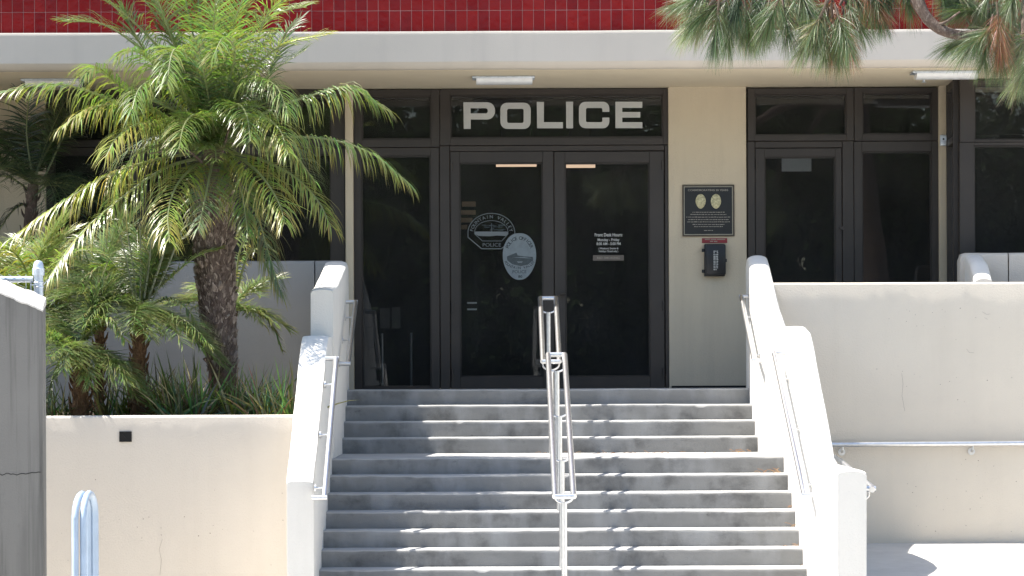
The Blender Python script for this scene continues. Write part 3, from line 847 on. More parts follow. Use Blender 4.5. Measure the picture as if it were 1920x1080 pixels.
MB().box(x1 + 0.12, x1 + 0.14, 29.625, 29.665, LAND, z1).build('upright', M['room'], t)
for px0, px1, py, lb in ((930, 1006, 309, 'lit fluorescent tube light inside above the left door'), (1058, 1116, 311, 'lit fluorescent tube light inside above the right door')):
    Yl = 33.0
    a, b = P(px0, py, Yl), P(px1, py, Yl)
    t = thing('interior_light', lb, 'light', ((a.x + b.x) / 2, Yl, a.z), 'lit tube lights inside the lobby')
    MB().tube([(a.x, Yl, a.z), (b.x, Yl, a.z)], 0.022, 10).build('tube', M['tube_lit'], t)
    MB().box(a.x - 0.03, b.x + 0.03, Yl - 0.06, Yl + 0.06, a.z + 0.03, a.z + 0.06).build('housing', M['galv'], t, bevel=0.004)
    mb = MB()
    for xx in (a.x + 0.05, b.x - 0.05): mb.tube([(xx, Yl, a.z + 0.05), (xx, Yl, SOF - 0.05)], 0.006, 6)
    mb.build('hanger', M['bronze'], t)
for py, lb in ((568, 'upper'), (580, 'lower')):
    x0, x1, z0, z1 = r4(876, py - 1.6, 894, py + 1.6, 29.3)
    o = MB().box(x0, x1, 29.29, 29.31, z0, z1).build('metal_strip', M['steel'], origin=((x0 + x1) / 2, 29.3, z0), bevel=0.001, seg=1)
    tag(o, 'short bright metal strip inside low behind left door glass, the %s of two' % lb, 'metal strip', 'short metal strips behind the left door')

# ================================================================== stairs
stair = thing('concrete_stairs', 'broad weathered concrete stairs rising to the police doors', 'stairs', (0.45, 24.0, STREET), kind='thing')
XL, XRU, XRL = -1.255, 2.133, 2.215
def step_block(x0, x1, yf, yb, zb, zt, name='step', seed=0):
    n = 90; mb = MB(); rings = []
    for i in range(n + 1):
        x = lerp(x0, x1, i / n)
        w1 = noise.noise(Vector((x * 1.7, seed, 0))) * 0.008 + noise.noise(Vector((x * 9, seed, 3))) * 0.004
        w2 = noise.noise(Vector((x * 1.3, seed, 7))) * 0.007 + noise.noise(Vector((x * 11, seed, 9))) * 0.0035
        ch = 0.011 + 0.007 * noise.noise(Vector((x * 6, seed, 12))) + (0.014 if noise.noise(Vector((x * 5, seed, 40))) > 0.52 else 0)
        pr = [(yf + 0.012 + w1, zb), (yf + w1, zt - 0.03 + w2), (yf + w1, zt - ch + w2), (yf + ch * 0.35 + w1, zt - ch * 0.3 + w2), (yf + ch + w1, zt + w2), (yb, zt + 0.003), (yb, zb)]
        rings.append([mb.addv((x, y, z)) for y, z in pr])
    for a, b in zip(rings[:-1], rings[1:]):
        for j in range(len(a)):
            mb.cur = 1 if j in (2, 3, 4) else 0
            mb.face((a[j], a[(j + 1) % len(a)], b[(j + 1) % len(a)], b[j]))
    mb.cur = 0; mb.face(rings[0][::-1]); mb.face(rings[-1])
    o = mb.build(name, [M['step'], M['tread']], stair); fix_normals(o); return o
T = 0.29; R1 = 0.13; R2 = 0.126
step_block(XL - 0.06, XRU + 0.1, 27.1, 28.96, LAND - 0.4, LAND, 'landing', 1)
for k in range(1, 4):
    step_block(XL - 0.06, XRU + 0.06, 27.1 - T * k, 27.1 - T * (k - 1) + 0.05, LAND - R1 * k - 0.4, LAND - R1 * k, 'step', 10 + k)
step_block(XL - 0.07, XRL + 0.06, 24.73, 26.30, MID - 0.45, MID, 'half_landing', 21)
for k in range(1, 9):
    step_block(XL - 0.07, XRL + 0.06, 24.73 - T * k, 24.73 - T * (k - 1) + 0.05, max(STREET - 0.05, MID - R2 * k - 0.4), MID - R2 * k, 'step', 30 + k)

# ================================================================== walls around the stairs
B0 = STREET - 0.05
def wall(name, mb, mat, label, origin, cat='wall'):
    o = mb.build(name, mat, origin=origin)
    fix_normals(o); return tag(o, label, cat, kind='thing')
# right upper
zt = Z(478, 27.38, 1419)
wall('stair_wall', loft_wall([(27.42, 2.133, 2.305, B0, zt - 0.05), (27.36, 2.133, 2.305, B0, zt - 0.012), (27.25, 2.133, 2.305, B0, zt - 0.01), (27.1, 2.133, 2.307, B0, zt - 0.06), (26.23, 2.133, 2.32, B0, 0.62), (25.4, 2.197, 2.37, B0, 0.24)], rise=0.05, seed=1), M['white'],
     'sunlit white sloping parapet along the upper stair flight beside the black wall box', (2.22, 26.5, B0))
# right lower with its flat front end
wall('stair_wall', loft_wall([(25.98, 2.166, 2.405, B0, 0.20), (25.92, 2.167, 2.405, B0, 0.28), (25.75, 2.172, 2.405, B0, 0.36), (25.3, 2.19, 2.405, B0, 0.415), (24.9, 2.205, 2.405, B0, 0.43), (24.55, 2.215, 2.405, B0, 0.385), (24.3, 2.215, 2.405, B0, 0.27), (22.85, 2.215, 2.405, B0, -0.53), (22.6, 2.215, 2.405, B0, -0.575), (20.93, 2.212, 2.405, B0, -0.575), (20.9, 2.214, 2.403, B0, -0.585)], rise=0.035, power=3, seed=2), M['white'],
     'sunlit white sloping wall on the right of the lower flight, ending in a square pier', (2.31, 23.5, B0))
# left upper with stubby front
zt = Z(490, 27.3, 625)
wall('stair_wall', loft_wall([(27.5, XL - 0.19, XL, B0, zt - 0.06), (27.42, XL - 0.19, XL, B0, zt - 0.012), (27.25, XL - 0.19, XL, B0, zt), (27.0, XL - 0.19, XL, B0, zt - 0.05), (25.6, XL - 0.185, XL, B0, 0.79), (24.86, XL - 0.175, XL, B0, 0.735), (24.83, XL - 0.173, XL, B0, 0.725)], rise=0.03, seed=3), M['white'],
     'white parapet along the upper flight by the slim left pier, with shaded square front', (XL - 0.1, 26, B0))
# left lower
wall('stair_wall', loft_wall([(25.3, -1.456, XL - 0.004, B0, 0.15), (25.25, -1.458, XL - 0.004, B0, 0.24), (25.05, -1.462, XL - 0.006, B0, 0.33), (24.75, -1.466, XL - 0.008, B0, 0.37), (24.4, -1.468, XL - 0.01, B0, 0.365), (24.15, -1.468, XL - 0.012, B0, 0.28), (22.5, -1.462, XL - 0.018, B0, -0.62), (22.42, -1.462, XL - 0.018, B0, -0.665), (22.4, -1.460, XL - 0.02, B0, -0.68)], rise=0.022, power=3.4, seed=4), M['white'],
     'sunlit white sloping wall on the left of the lower flight, beside the planter', (-1.36, 23.5, B0))
# wing wall on the right
WYF = 26.7
wall('wing_wall', loft_wall([(2.30, WYF, WYF + 0.2, B0, Z(530, WYF, 1460)), (9.0, WYF, WYF + 0.2, B0, Z(531.5, WYF, 1700))], axis='X', rise=0.035, rc=0.02, seed=5, wob=0.0012), M['wing'],
     'wide cream stucco wall right of the stairs with a steel handrail', (5, WYF, B0))
# parapets at landing level
zr = Z(474, 27.55, 1860)
wall('parapet_wall', loft_wall([(X(1800, 27.5), 27.5, 27.68, LAND - 0.3, zr - 0.05), (X(1803, 27.5), 27.5, 27.68, LAND - 0.3, zr - 0.012), (X(1812, 27.5), 27.5, 27.68, LAND - 0.3, zr), (X(1889.5, 27.5), 27.5, 27.68, LAND - 0.3, zr)], axis='X', rise=0.03, seed=6), M['cream'],
     'short cream parapet below the corner window, with a rounded end', (4, 27.6, LAND))
wall('parapet_wall', loft_wall([(X(1892, 27.5), 27.5, 27.68, LAND - 0.3, zr), (8, 27.5, 27.68, LAND - 0.3, zr)], axis='X', rise=0.03, seed=6.5), M['cream'],
     'cream parapet below the corner window, beyond the vertical joint, cut by the picture edge', (5, 27.6, LAND))
wall('ramp_wall', loft_wall([(27.56, X(1812, 27.4), X(1846, 27.4), LAND - 0.5, zr - 0.015), (27.45, X(1812, 27.4), X(1846, 27.4), LAND - 0.5, zr - 0.02), (27.2, X(1812, 27.4), X(1846, 27.4), LAND - 0.5, zr - 0.09), (26.95, X(1812, 27.4), X(1846, 27.4), LAND - 0.5, zr - 0.24)], rise=0.05, seed=7), M['white'],
     'stub of white sloping wall rising behind the wide cream wall, sunlit on top', (4.1, 27.2, LAND))
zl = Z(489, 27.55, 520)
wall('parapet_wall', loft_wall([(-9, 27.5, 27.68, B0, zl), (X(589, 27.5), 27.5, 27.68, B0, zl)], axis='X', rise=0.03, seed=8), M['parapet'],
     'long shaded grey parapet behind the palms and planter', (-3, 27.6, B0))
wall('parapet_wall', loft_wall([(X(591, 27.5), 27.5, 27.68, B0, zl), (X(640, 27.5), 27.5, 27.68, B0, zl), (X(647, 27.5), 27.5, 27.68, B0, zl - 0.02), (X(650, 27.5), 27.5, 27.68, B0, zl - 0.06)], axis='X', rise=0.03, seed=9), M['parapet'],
     'narrow shaded parapet piece between the joint and the slim left pier', (-1.4, 27.6, B0))
# landing slab behind the parapets
bx(-9, XL - 0.06, 27.69, 28.9, LAND - 0.2, LAND - 0.004, 'terrace', M['step'])
bpy.data.objects['terrace']['kind'] = 'structure'
o = bx(XRU + 0.11, 9, 26.92, 28.9, LAND - 0.2, LAND - 0.004, 'terrace', M['step']); o['kind'] = 'structure'
# planter
PLY = 23.6
zp = Z(779, PLY, 300)
hx0, hx1, hz0, hz1 = r4(225.5, 810.5, 245.5, 827, PLY)
wall('planter_wall', loft_wall([(-9, PLY, PLY + 0.2, B0, zp), (-1.47, PLY, PLY + 0.2, B0, zp)], axis='X', rise=0.03, rc=0.022, seed=11, wob=0.0012), M['cream'],
     'cream stucco planter wall below the palms with a small dark drain hole', (-3, PLY, B0))
pw = bpy.data.objects['planter_wall']
WLOC[pw.name] = Vector((-3, PLY, B0))
mb = MB()
mb.box(hx0 - 0.006, hx1 + 0.006, PLY - 0.009, PLY + 0.03, hz1, hz1 + 0.006); mb.box(hx0 - 0.006, hx1 + 0.006, PLY - 0.009, PLY + 0.03, hz0 - 0.006, hz0)
mb.box(hx0 - 0.006, hx0, PLY - 0.008, PLY + 0.03, hz0, hz1); mb.box(hx1, hx1 + 0.006, PLY - 0.008, PLY + 0.03, hz0, hz1)
mb.box(hx0, hx1, PLY - 0.0055, PLY - 0.001, hz0, hz1)
mb.tube([(hx0 + 0.012, PLY - 0.009, hz1 - 0.01), (hx1 - 0.02, PLY - 0.009, hz0 + 0.01)], 0.003, 5)
dh = mb.build('drain_hole', M['dark'], pw, smooth=False)
def marks(parent, Y, boxes, n, seed, cracks=()):
    rng = random.Random(seed); mb = MB()
    for _ in range(n):
        px0, py0, px1, py1 = rng.choice(boxes); c = P(rng.uniform(px0, px1), rng.uniform(py0, py1), Y); r = rng.uniform(0.0015, 0.0045)
        mb.poly([(c.x + r * cos(2 * pi * k / 7) * rng.uniform(0.7, 1.3), Y - 0.0035, c.z + r * sin(2 * pi * k / 7) * rng.uniform(0.7, 1.3)) for k in range(7)])
    for pts in cracks:
        q = [P(x + rng.uniform(-1, 1), y + rng.uniform(-1, 1), Y - 0.003) for x, y in pts]
        for a, b in zip(q[:-1], q[1:]):
            d = (b - a).normalized(); w = Vector((-d.z, 0, d.x)) * 0.0009
            mb.poly([a + w, b + w, b - w, a - w])
    tag(mb.build('pock_marks', M['mark'], parent, smooth=False), kind='stuff')
M['mark'] = plain('weathered_mark', (0.24, 0.21, 0.18), 0.9)
marks(pw, PLY, [(90, 800, 540, 1075), (90, 960, 500, 1010)], 34, 5, [[(300, 1078), (303, 1050), (299, 1030), (305, 1012)]])
_ww = bpy.data.objects['wing_wall']; WLOC[_ww.name] = Vector((5, WYF, B0))
marks(_ww, WYF, [(1640, 560, 1910, 760), (1700, 860, 1910, 1010)], 60, 6, [[(1842, 585), (1850, 590), (1857, 588)], [(1846, 596), (1853, 600)], [(1812, 655), (1818, 661), (1826, 662)], [(1690, 700), (1694, 720), (1691, 742), (1697, 770)]])
g = MB(); g.poly([(-9, PLY + 0.19, zp - 0.10), (-1.45, PLY + 0.19, zp - 0.10), (-1.45, 27.5, zp + 0.02), (-9, 27.5, zp + 0.02)])
tag(g.build('planter_soil', M['soil'], smooth=False), 'dark soil in the planter', kind='structure')

# grey block wall at the far left with a mortar cap
GWY = 21.0
pA, pB = P(-10, 545, GWY), P(79, 581, GWY)
slope = (pB.z - pA.z) / (pB.x - pA.x)
gw = thing('block_wall', 'tall grey streaked wall at the left edge with rough pale mortar top', 'wall', (pB.x - 0.2, GWY, B0), kind='thing')
n = 50; xs_ = [lerp(-7.0, pB.x, i / n) for i in range(n + 1)]
zt_ = lambda x: pB.z + slope * (x - pB.x)
mb = MB(); rings = []
for x in xs_:
    z = zt_(x)
    rings.append([mb.addv((x, GWY, B0)), mb.addv((x, GWY + noise.noise(Vector((x * 8, 0, 0))) * 0.002, z)), mb.addv((x, GWY + 0.16, z + 0.055)), mb.addv((x, GWY + 0.16, B0))])
for a, b in zip(rings[:-1], rings[1:]):
    for j in range(4): mb.face((a[j], a[(j + 1) % 4], b[(j + 1) % 4], b[j]))
mb.face(rings[0]); mb.face(rings[-1][::-1])
fix_normals(mb.build('wall_face', M['block'], gw))
mb = MB(); rings = []
for i in range(121):
    x = lerp(-5.0, pB.x + 0.004, i / 120); z = zt_(x)
    e = noise.noise(Vector((x * 14, 1, 0))) * 0.008 + noise.noise(Vector((x * 45, 2, 0))) * 0.005
    e2 = noise.noise(Vector((x * 12, 7, 0))) * 0.010 + noise.noise(Vector((x * 50, 8, 0))) * 0.006
    rings.append([mb.addv((x, GWY - 0.004, z - 0.008 + e)), mb.addv((x, GWY - 0.006, z + 0.004 + e)), mb.addv((x, GWY + 0.04, z + 0.04 + e2)), mb.addv((x, GWY + 0.16, z + 0.088 + e2)), mb.addv((x, GWY + 0.163, z + 0.04))])
for a, b in zip(rings[:-1], rings[1:]):
    for j in range(4): mb.face((a[j], a[j + 1], b[j + 1], b[j]))
mb.face(rings[-1])
fix_normals(mb.build('mortar_cap', M['mortar'], gw))
mb = MB(); px = -8; py = 889
pts = []
while px < 79:
    pts.append(P(px, py + noise.noise(Vector((px * 0.11, 0, 0))) * 4 - max(0, px - 40) * 0.12, GWY - 0.0005)); px += 4
mb.tube(pts, 0.0024, 4); mb.build('crack', M['dark'], gw)

# chain link fence behind the block wall
fY = 21.3
tp, bt = P(72, 488, fY), P(72, 600, fY)
fence = thing('chain_link_fence', 'galvanised chain link fence with domed post behind the grey wall', 'fence', (tp.x, fY, B0))
pz = tp.z
post = MB().tube([(tp.x, fY, B0), (tp.x, fY, pz - 0.085)], 0.0315, 16).build('post', M['galv'], fence)
MB().lathe([(0.040, -0.10), (0.041, -0.055), (0.036, -0.05), (0.034, -0.03), (0.028, -0.012), (0.016, -0.003), (0.0, 0)], (tp.x, fY, pz), 16).build('cap', M['galv'], post)
rz = Z(524, fY, 20)
MB().tube([(-5.2, fY, rz), (tp.x - 0.035, fY, rz)], 0.021, 12).build('top_rail', M['galv'], fence)
mb = MB()
mb.tube([(tp.x - 0.02, fY, rz - 0.04), (tp.x - 0.02, fY, rz - 0.034)], 0.036, 12)
for dz in (-0.02, -0.05): mb.tube([(tp.x + 0.0335 * cos(a), fY + 0.0335 * sin(a), rz + dz) for a in [2 * pi * i / 16 for i in range(17)]], 0.004, 5)
mb.tube([(tp.x + 0.033, fY, rz - 0.035), (tp.x + 0.09, fY - 0.02, rz + 0.02)], 0.003, 5)
mb.tube([(tp.x - 0.05, fY, rz - 0.3), (tp.x - 0.05, fY, rz + 0.02)], 0.006, 5)
mb.build('tie_band', M['galv'], fence)
mb = MB(); sp = 0.058; ztop = rz + 0.032
for i in range(-40, 34):
    x0 = tp.x - 0.05 - i * sp
    pts = []; z = ztop; k = 0; x = x0
    up_ = []
    while z > ztop - 0.46:
        xx = x0 + (sp / 2 if k % 2 else -sp / 2)
        if -5.2 < xx < tp.x - 0.03: up_.append((xx, fY - 0.02 + (0.004 if k % 2 else -0.004), z))
        z -= sp * 0.52; k += 1
    if len(up_) > 2: mb.tube(up_, 0.0021, 4, False)
tag(mb.build('wire_mesh', M['galv'], fence, smooth=False), kind='stuff')

# pale blue pipe rack
RY = 20.0
rk = thing('pipe_rack', 'pale blue painted pipe rack with rounded tops before the planter wall', 'rack', (X(148, RY, 1000), RY, STREET))
def hoop(px, pxb, ytop, Y0, Y1):
    a = P(px, ytop, Y0); r = 0.0215
    xb = X(pxb, Y0, 1000)
    pts = [(a.x, Y0, STREET)] + [(a.x, Y0, a.z - 0.16)]
    for i in range(9):
        t_ = pi * i / 8
        pts.append((lerp(a.x, xb, (1 - cos(t_)) / 2), lerp(Y0, Y1, (1 - cos(t_)) / 2), a.z - 0.16 + 0.14 * sin(t_)))
    pts += [(xb, Y1, STREET)]
    MB().tube(pts, r, 14).build('hoop', M['rackpaint'], rk)
hoop(140.5, 148, 923, RY, RY + 0.5)
hoop(156, 160.5, 922, RY + 0.02, RY + 0.5)
MB().tube([(X(138, RY, 1000), RY + 0.25, STREET + 0.3), (X(164, RY, 1000), RY + 0.25, STREET + 0.3)], 0.014, 10).build('brace', M['rackpaint'], rk)

# ================================================================== handrails
def center_rail(label, xs_, Yb, zb, Yf, zf, posts):
    xm = sum(xs_) / 2
    t = thing('stair_handrail', label, 'handrail', (xm, Yf, zf - 0.8), 'double handrails in the middle of the stairs')
    r = 0.021
    for x in xs_:
        MB().tube([(x, Yb, zb), (x, Yf, zf)], r, 14).build('rail', M['steel'], t)
    for Y_, z_ in ((Yb + 0.004, zb), (Yf - 0.004, zf)):
        MB().tube([(xs_[0] - 0.004, Y_, z_), (xs_[1] + 0.004, Y_, z_)], 0.019, 14).build('crossbar', M['steel'], t)
    for Yp, zg in posts:
        f_ = (Yp - Yf) / (Yb - Yf); zr_ = lerp(zf, zb, f_)
        p_ = MB().tube([(xm, Yp, zg - 0.02), (xm, Yp, zr_ - 0.085)], 0.021, 14).build('post', M['steel'], t)
        w_ = (xs_[1] - xs_[0]) / 2
        pts = [(xm - w_, Yp, zr_ - 0.01), (xm - w_, Yp, zr_ - 0.045)]
        pts += [(xm - w_ * cos(a) , Yp, zr_ - 0.045 - 0.045 * sin(a)) for a in [pi * i / 12 for i in range(13)]]
        pts += [(xm + w_, Yp, zr_ - 0.045), (xm + w_, Yp, zr_ - 0.01)]
        MB().tube(pts, 0.007, 8).build('bracket', M['steel'], p_)
    return t
def tread_z(Y):
    if Y >= 27.1: return LAND
    if Y >= 26.23: return LAND - R1 * math.ceil((27.1 - Y) / T - 1e-6)
    if Y >= 24.73: return MID
    return MID - R2 * math.ceil((24.73 - Y) / T - 1e-6)
a, b = P(1013, 559, 27.25), P(1018, 678, 25.95)
c, d = P(1041, 559, 27.25), P(1050, 678, 25.95)
center_rail('upper steel double handrail standing before the double doors', ((a.x + b.x) / 2, (c.x + d.x) / 2), 27.25, a.z, 25.95, b.z, [(27.16, LAND), (26.0, MID)])
a, b = P(1031, 665, 25.0), P(1037, 931, 22.25); c, d = P(1059, 665, 25.0), P(1075, 931, 22.25)
center_rail('lower steel double handrail down the long lower flight', ((a.x + b.x) / 2, (c.x + d.x) / 2), 25.0, a.z, 22.25, b.z, [(24.88, MID), (23.95, tread_z(23.95)), (23.1, tread_z(23.1)), (22.36, tread_z(22.36))])

def wall_rail(label, x, wx, p0, p1, nb, mat=None, slx=0.0):
    """tube parallel to a side wall; (Y, z) ends; returns to the wall at wx"""
    mat = mat or M['steel']
    t = thing('wall_handrail', label, 'handrail', (x, p1[0], p1[1] - 0.8), 'handrails on the stair side walls')
    MB().tube([(x + slx, p0[0], p0[1]), (x, p1[0], p1[1])], 0.019, 14).build('rail', mat, t)
    sg_ = 1 if wx > x else -1
    for (Y_, z_), dx in ((p0, slx), (p1, 0)):
        MB().tube([(x + dx - sg_ * 0.018, Y_, z_), (wx + sg_ * 0.01, Y_, z_)], 0.017, 12).build('return_end', M['steel'], t)
    for k in range(nb):
        f_ = (k + 0.35) / (nb - 0.3) if nb > 1 else 0.5
        Y_, z_ = lerp(p1[0], p0[0], f_), lerp(p1[1], p0[1], f_)
        xx = lerp(x, x + slx, f_)
        mb = MB().tube([(xx, Y_, z_ - 0.015), (xx, Y_, z_ - 0.05), (xx + sg_ * 0.015, Y_, z_ - 0.065), (wx, Y_, z_ - 0.068)], 0.007, 8)
        mb.tube([(wx - sg_ * 0.008, Y_, z_ - 0.068), (wx + sg_ * 0.004, Y_, z_ - 0.068)], 0.028, 14)
        mb.build('bracket', M['steel'], t)
q0, q1 = P(1453, 662, 24.62), P(1508, 928, 22.27)
wall_rail('steel handrail on the sunlit right wall of the lower flight', 2.13, 2.215, (24.62, q0.z), (22.27, q1.z), 3)
q0, q1 = P(1389, 556, 27.15), P(1415, 676, 25.85)
wall_rail('steel handrail on the sunlit right parapet of the upper flight', q0.x * 0.5 + q1.x * 0.5, 2.135, (27.15, q0.z), (25.85, q1.z), 2)
q0, q1 = P(630, 672, 23.9), P(604, 933, 22.15)
wall_rail('shaded steel handrail on the left wall of the lower flight', -1.185, XL - 0.006, (23.9, q0.z), (22.15, q1.z), 3)
q0, q1 = P(651, 566, 27.0), P(650, 682, 25.6)
wall_rail('shaded steel handrail on the left parapet of the upper flight', -1.175, XL - 0.002, (27.0, q0.z), (25.6, q1.z), 3)
# ramp rails
RAY = 26.62
q = P(1700, 832, RAY)
t = thing('ramp_handrail', 'horizontal steel handrail on the wide cream wall', 'handrail', (q.x, RAY, -1.34))
MB().tube([(2.42, RAY, q.z - 0.006), (8, RAY, q.z + 0.01)], 0.02, 14).build('rail', M['steel'], t)
for px in (1580, 1824, 2070):
    x = X(px, RAY, 850); mb = MB().tube([(x, RAY, q.z - 0.015), (x, RAY, q.z - 0.05), (x, RAY + 0.02, q.z - 0.066), (x, WYF, q.z - 0.068)], 0.008, 8)
    mb.tube([(x, WYF - 0.008, q.z - 0.068), (x, WYF + 0.003, q.z - 0.068)], 0.03, 16); mb.build('bracket', M['steel'], t)
t = thing('ramp_handrail', 'steel handrail end poking out behind the square pier at the ramp', 'handrail', (2.5, 21.3, -1.5))
q0, q1 = P(1577, 862, 23.4), P(1632, 917, 21.25)
MB().tube([(2.49, 25.5, q0.z + 0.08), (2.49, 23.4, q0.z), (2.485, 21.3, q1.z + 0.01), (2.47, 21.15, q1.z)], 0.02, 14).build('rail', M['steel'], t)
MB().tube([(2.50, 21.2, q1.z + 0.004), (2.40, 21.2, q1.z + 0.004)], 0.019, 12).build('return_end', M['steel'], t)
for Y_ in (21.5, 23.3, 25.0):
    z_ = lerp(q1.z, q0.z, (Y_ - 21.25) / 2.15)
    mb = MB().tube([(2.488, Y_, z_ - 0.012), (2.488, Y_, z_ - 0.07), (2.47, Y_, z_ - 0.09), (2.404, Y_, z_ - 0.09)], 0.008, 8)
    mb.tube([(2.402, Y_, z_ - 0.09), (2.412, Y_, z_ - 0.09)], 0.03, 14); mb.build('bracket', M['steel'], t)

# ================================================================== palms
def frond_mesh(pts, L, n, w, droop, rng, green=(0.075, 0.125, 0.022), tipc=(0.26, 0.19, 0.045), dry=0.3, lift=0.3, r0=0.011, start=0.12, side_hint=None, curl=0.0, rachis=(0.27, 0.29, 0.15)):
    P_ = resample(pts, 26)
    mb = MB()
    mb.ct = rachis
    rs = [lerp(r0, r0 * 0.25, (i / 26) ** 0.8) for i in range(27)]
    mb.cur = 0
    mb.tube(P_, rs, 5)
    m_ = len(P_) - 1
    for k in range(n):
        u = lerp(start, 0.995, (k + rng.random() * 0.5) / n)
        x = u * m_; i = min(int(x), m_ - 1); c = P_[i].lerp(P_[i + 1], x - i)
        t = (P_[min(i + 2, m_)] - P_[max(i - 1, 0)]).normalized()
        s = t.cross(Vector((0, 0, 1)))
        if s.length < 0.25: s = s + (side_hint or Vector((1, 0, 0))) * 0.6
        s.normalize(); nn = s.cross(t).normalized()
        if nn.z < 0: nn = -nn
        v = (u - start) / (1 - start)
        prof = min(1.0, 0.35 + 2.2 * v) * (1 - 0.55 * max(0, v - 0.45) / 0.55)
        for sd in (-1, 1):
            ang = radians(lerp(20, 66, v ** 1.6) + rng.gauss(0, 8))
            lf = lift + rng.gauss(0, 0.10)
            d = (s * sd * cos(ang) + t * sin(ang) + nn * lf).normalized()
            ll = L * prof * rng.uniform(0.82, 1.1)
            if rng.random() < 0.03: continue
            ns = 4; p = c.copy(); row = []
            g = tuple(q * rng.uniform(0.75, 1.25) for q in green)
            tdry = dry * rng.uniform(0.3, 1.5)
            dr_ = droop * rng.uniform(0.65, 1.4) * (1 - 0.62 * v * v)
            kink = Vector((rng.gauss(0, .12), rng.gauss(0, .12), rng.gauss(-.1, .15))) if rng.random() < 0.10 else Vector((0, 0, 0))
            for j in range(ns + 1):
                f = j / ns
                wid = w * (0.55 + 0.9 * f if f < 0.35 else 0.865 * (1 - ((f - 0.35) / 0.65) ** 1.6) + 0.02)
                bn = d.cross(nn + Vector((0, -0.25, 0)) + s * sd * 0.5)
                bn = bn.normalized() if bn.length > 1e-4 else s
                mb.ct = lerp3(g, tipc, max(0.0, min(1.0, (f - 0.45) * 2.2)) * min(1, tdry)) if f > 0.45 else g
                if j < ns:
                    row.append((mb.addv(p - bn * wid / 2), mb.addv(p + bn * wid / 2)))
                else:
                    row.append((mb.addv(p),))
                p = p + d * ll / ns
                d = (d + Vector((0, 0, -1)) * dr_ * (0.8 + 0.3 * j) + Vector((rng.gauss(0, .045), rng.gauss(0, .045), 0)) + kink).normalized()
            for a_, b_ in zip(row[:-1], row[1:]):
                if len(b_) == 2: mb.face((a_[0], a_[1], b_[1], b_[0]))
                else: mb.face((a_[0], a_[1], b_[0]))
    return mb

def add_frond(palm, pix, Y0, dY, L, n=46, w=0.016, droop=0.3, **kw):
    """pix: picture points along the midrib from crown to tip; depth runs from Y0 to Y0+dY"""
    m_ = len(pix) - 1
    pts = [P(px, py, Y0 + dY * (i / m_)) for i, (px, py) in enumerate(pix)]
    rng = random.Random(int(pix[-1][0] * 31 + pix[-1][1] * 7 + pix[0][0]))
    mb = frond_mesh(pts, L, n, w, droop, rng, **kw)
    return mb.build('frond', M['leaf'], palm, tint=True)

GREEN = (0.145, 0.20, 0.058); LIME = (0.235, 0.265, 0.066); BLUEG = (0.11, 0.15, 0.075)
PYM = 24.9
base = P(415, 790, PYM); crown = P(405, 300, PYM)
palm = thing('palm_tree', 'big palm with stout scarred trunk rising from the planter behind the drain hole wall', 'palm', (base.x, PYM, zp - 0.08))
# trunk
tp_pts = []
ctr = [(415, 800, 23), (414, 760, 24), (417, 715, 26), (417, 690, 27), (412, 640, 30), (408, 580, 33), (402, 480, 37), (400, 410, 38), (400, 362, 36), (401, 322, 31), (402, 262, 12)]
pts = [P(x, y, PYM) for x, y, _ in ctr]; rad = [r * PYM / F for _, _, r in ctr]
pp = resample(pts, 60); rr2 = [rad[min(int(i / 60 * 10), 9)] * (1 - (i / 6 - int(i / 6) if i < 60 else 1)) + rad[min(int(i / 60 * 10) + 1, 10)] * ((i / 6 - int(i / 6)) if i < 60 else 1) for i in range(61)]
mb = MB(); rings = []
for i, p in enumerate(pp):
    rings.append([mb.addv((p.x + cos(a) * rr2[i] * (1 + 0.10 * noise.noise(Vector((cos(a) * 2.5, sin(a) * 2.5, p.z * 14)))), p.y + sin(a) * rr2[i] * (1 + 0.1 * noise.noise(Vector((cos(a) * 2.5, sin(a) * 2.5, p.z * 14)))), p.z)) for a in [2 * pi * j / 24 for j in range(24)]])
for k, (a, b) in enumerate(zip(rings[:-1], rings[1:])):
    mb.cur = 1 if k < 9 or pp[k].z < Z(700, PYM, 410) else 0
    for j in range(24): mb.face((a[j], a[(j + 1) % 24], b[(j + 1) % 24], b[j]))
mb.face(rings[-1])
trunk = mb.build('trunk', [M['palmtrunk'], M['palmroot']], palm)
# cut leaf bases in a spiral round the trunk, all sharing one mesh
sb_ = MB()
prof = [(-0.04, -0.004, 0.006), (-0.034, 0.006, 0.017), (-0.018, 0.018, 0.021), (0.006, 0.030, 0.018), (0.028, 0.040, 0.012), (0.040, 0.040, 0.006)]
rr3 = []
for z, out, hw in prof:
    rr3.append([sb_.addv((-hw, 0.0 - 0.012, z)), sb_.addv((-hw * 0.6, out * 0.8, z)), sb_.addv((0, out, z)), sb_.addv((hw * 0.6, out * 0.8, z)), sb_.addv((hw, -0.012, z))])
for a, b in zip(rr3[:-1], rr3[1:]):
    for j in range(4): sb_.face((a[j], a[j + 1], b[j + 1], b[j]))
sb_.face(rr3[-1]); sb_.face(rr3[0][::-1])
stub_me = sb_.mesh('leaf_base', M['stub'])
rng = random.Random(3)
k = 0; zc_ = Z(695, PYM, 410); ztp = Z(350, PYM, 405)
nst = 290
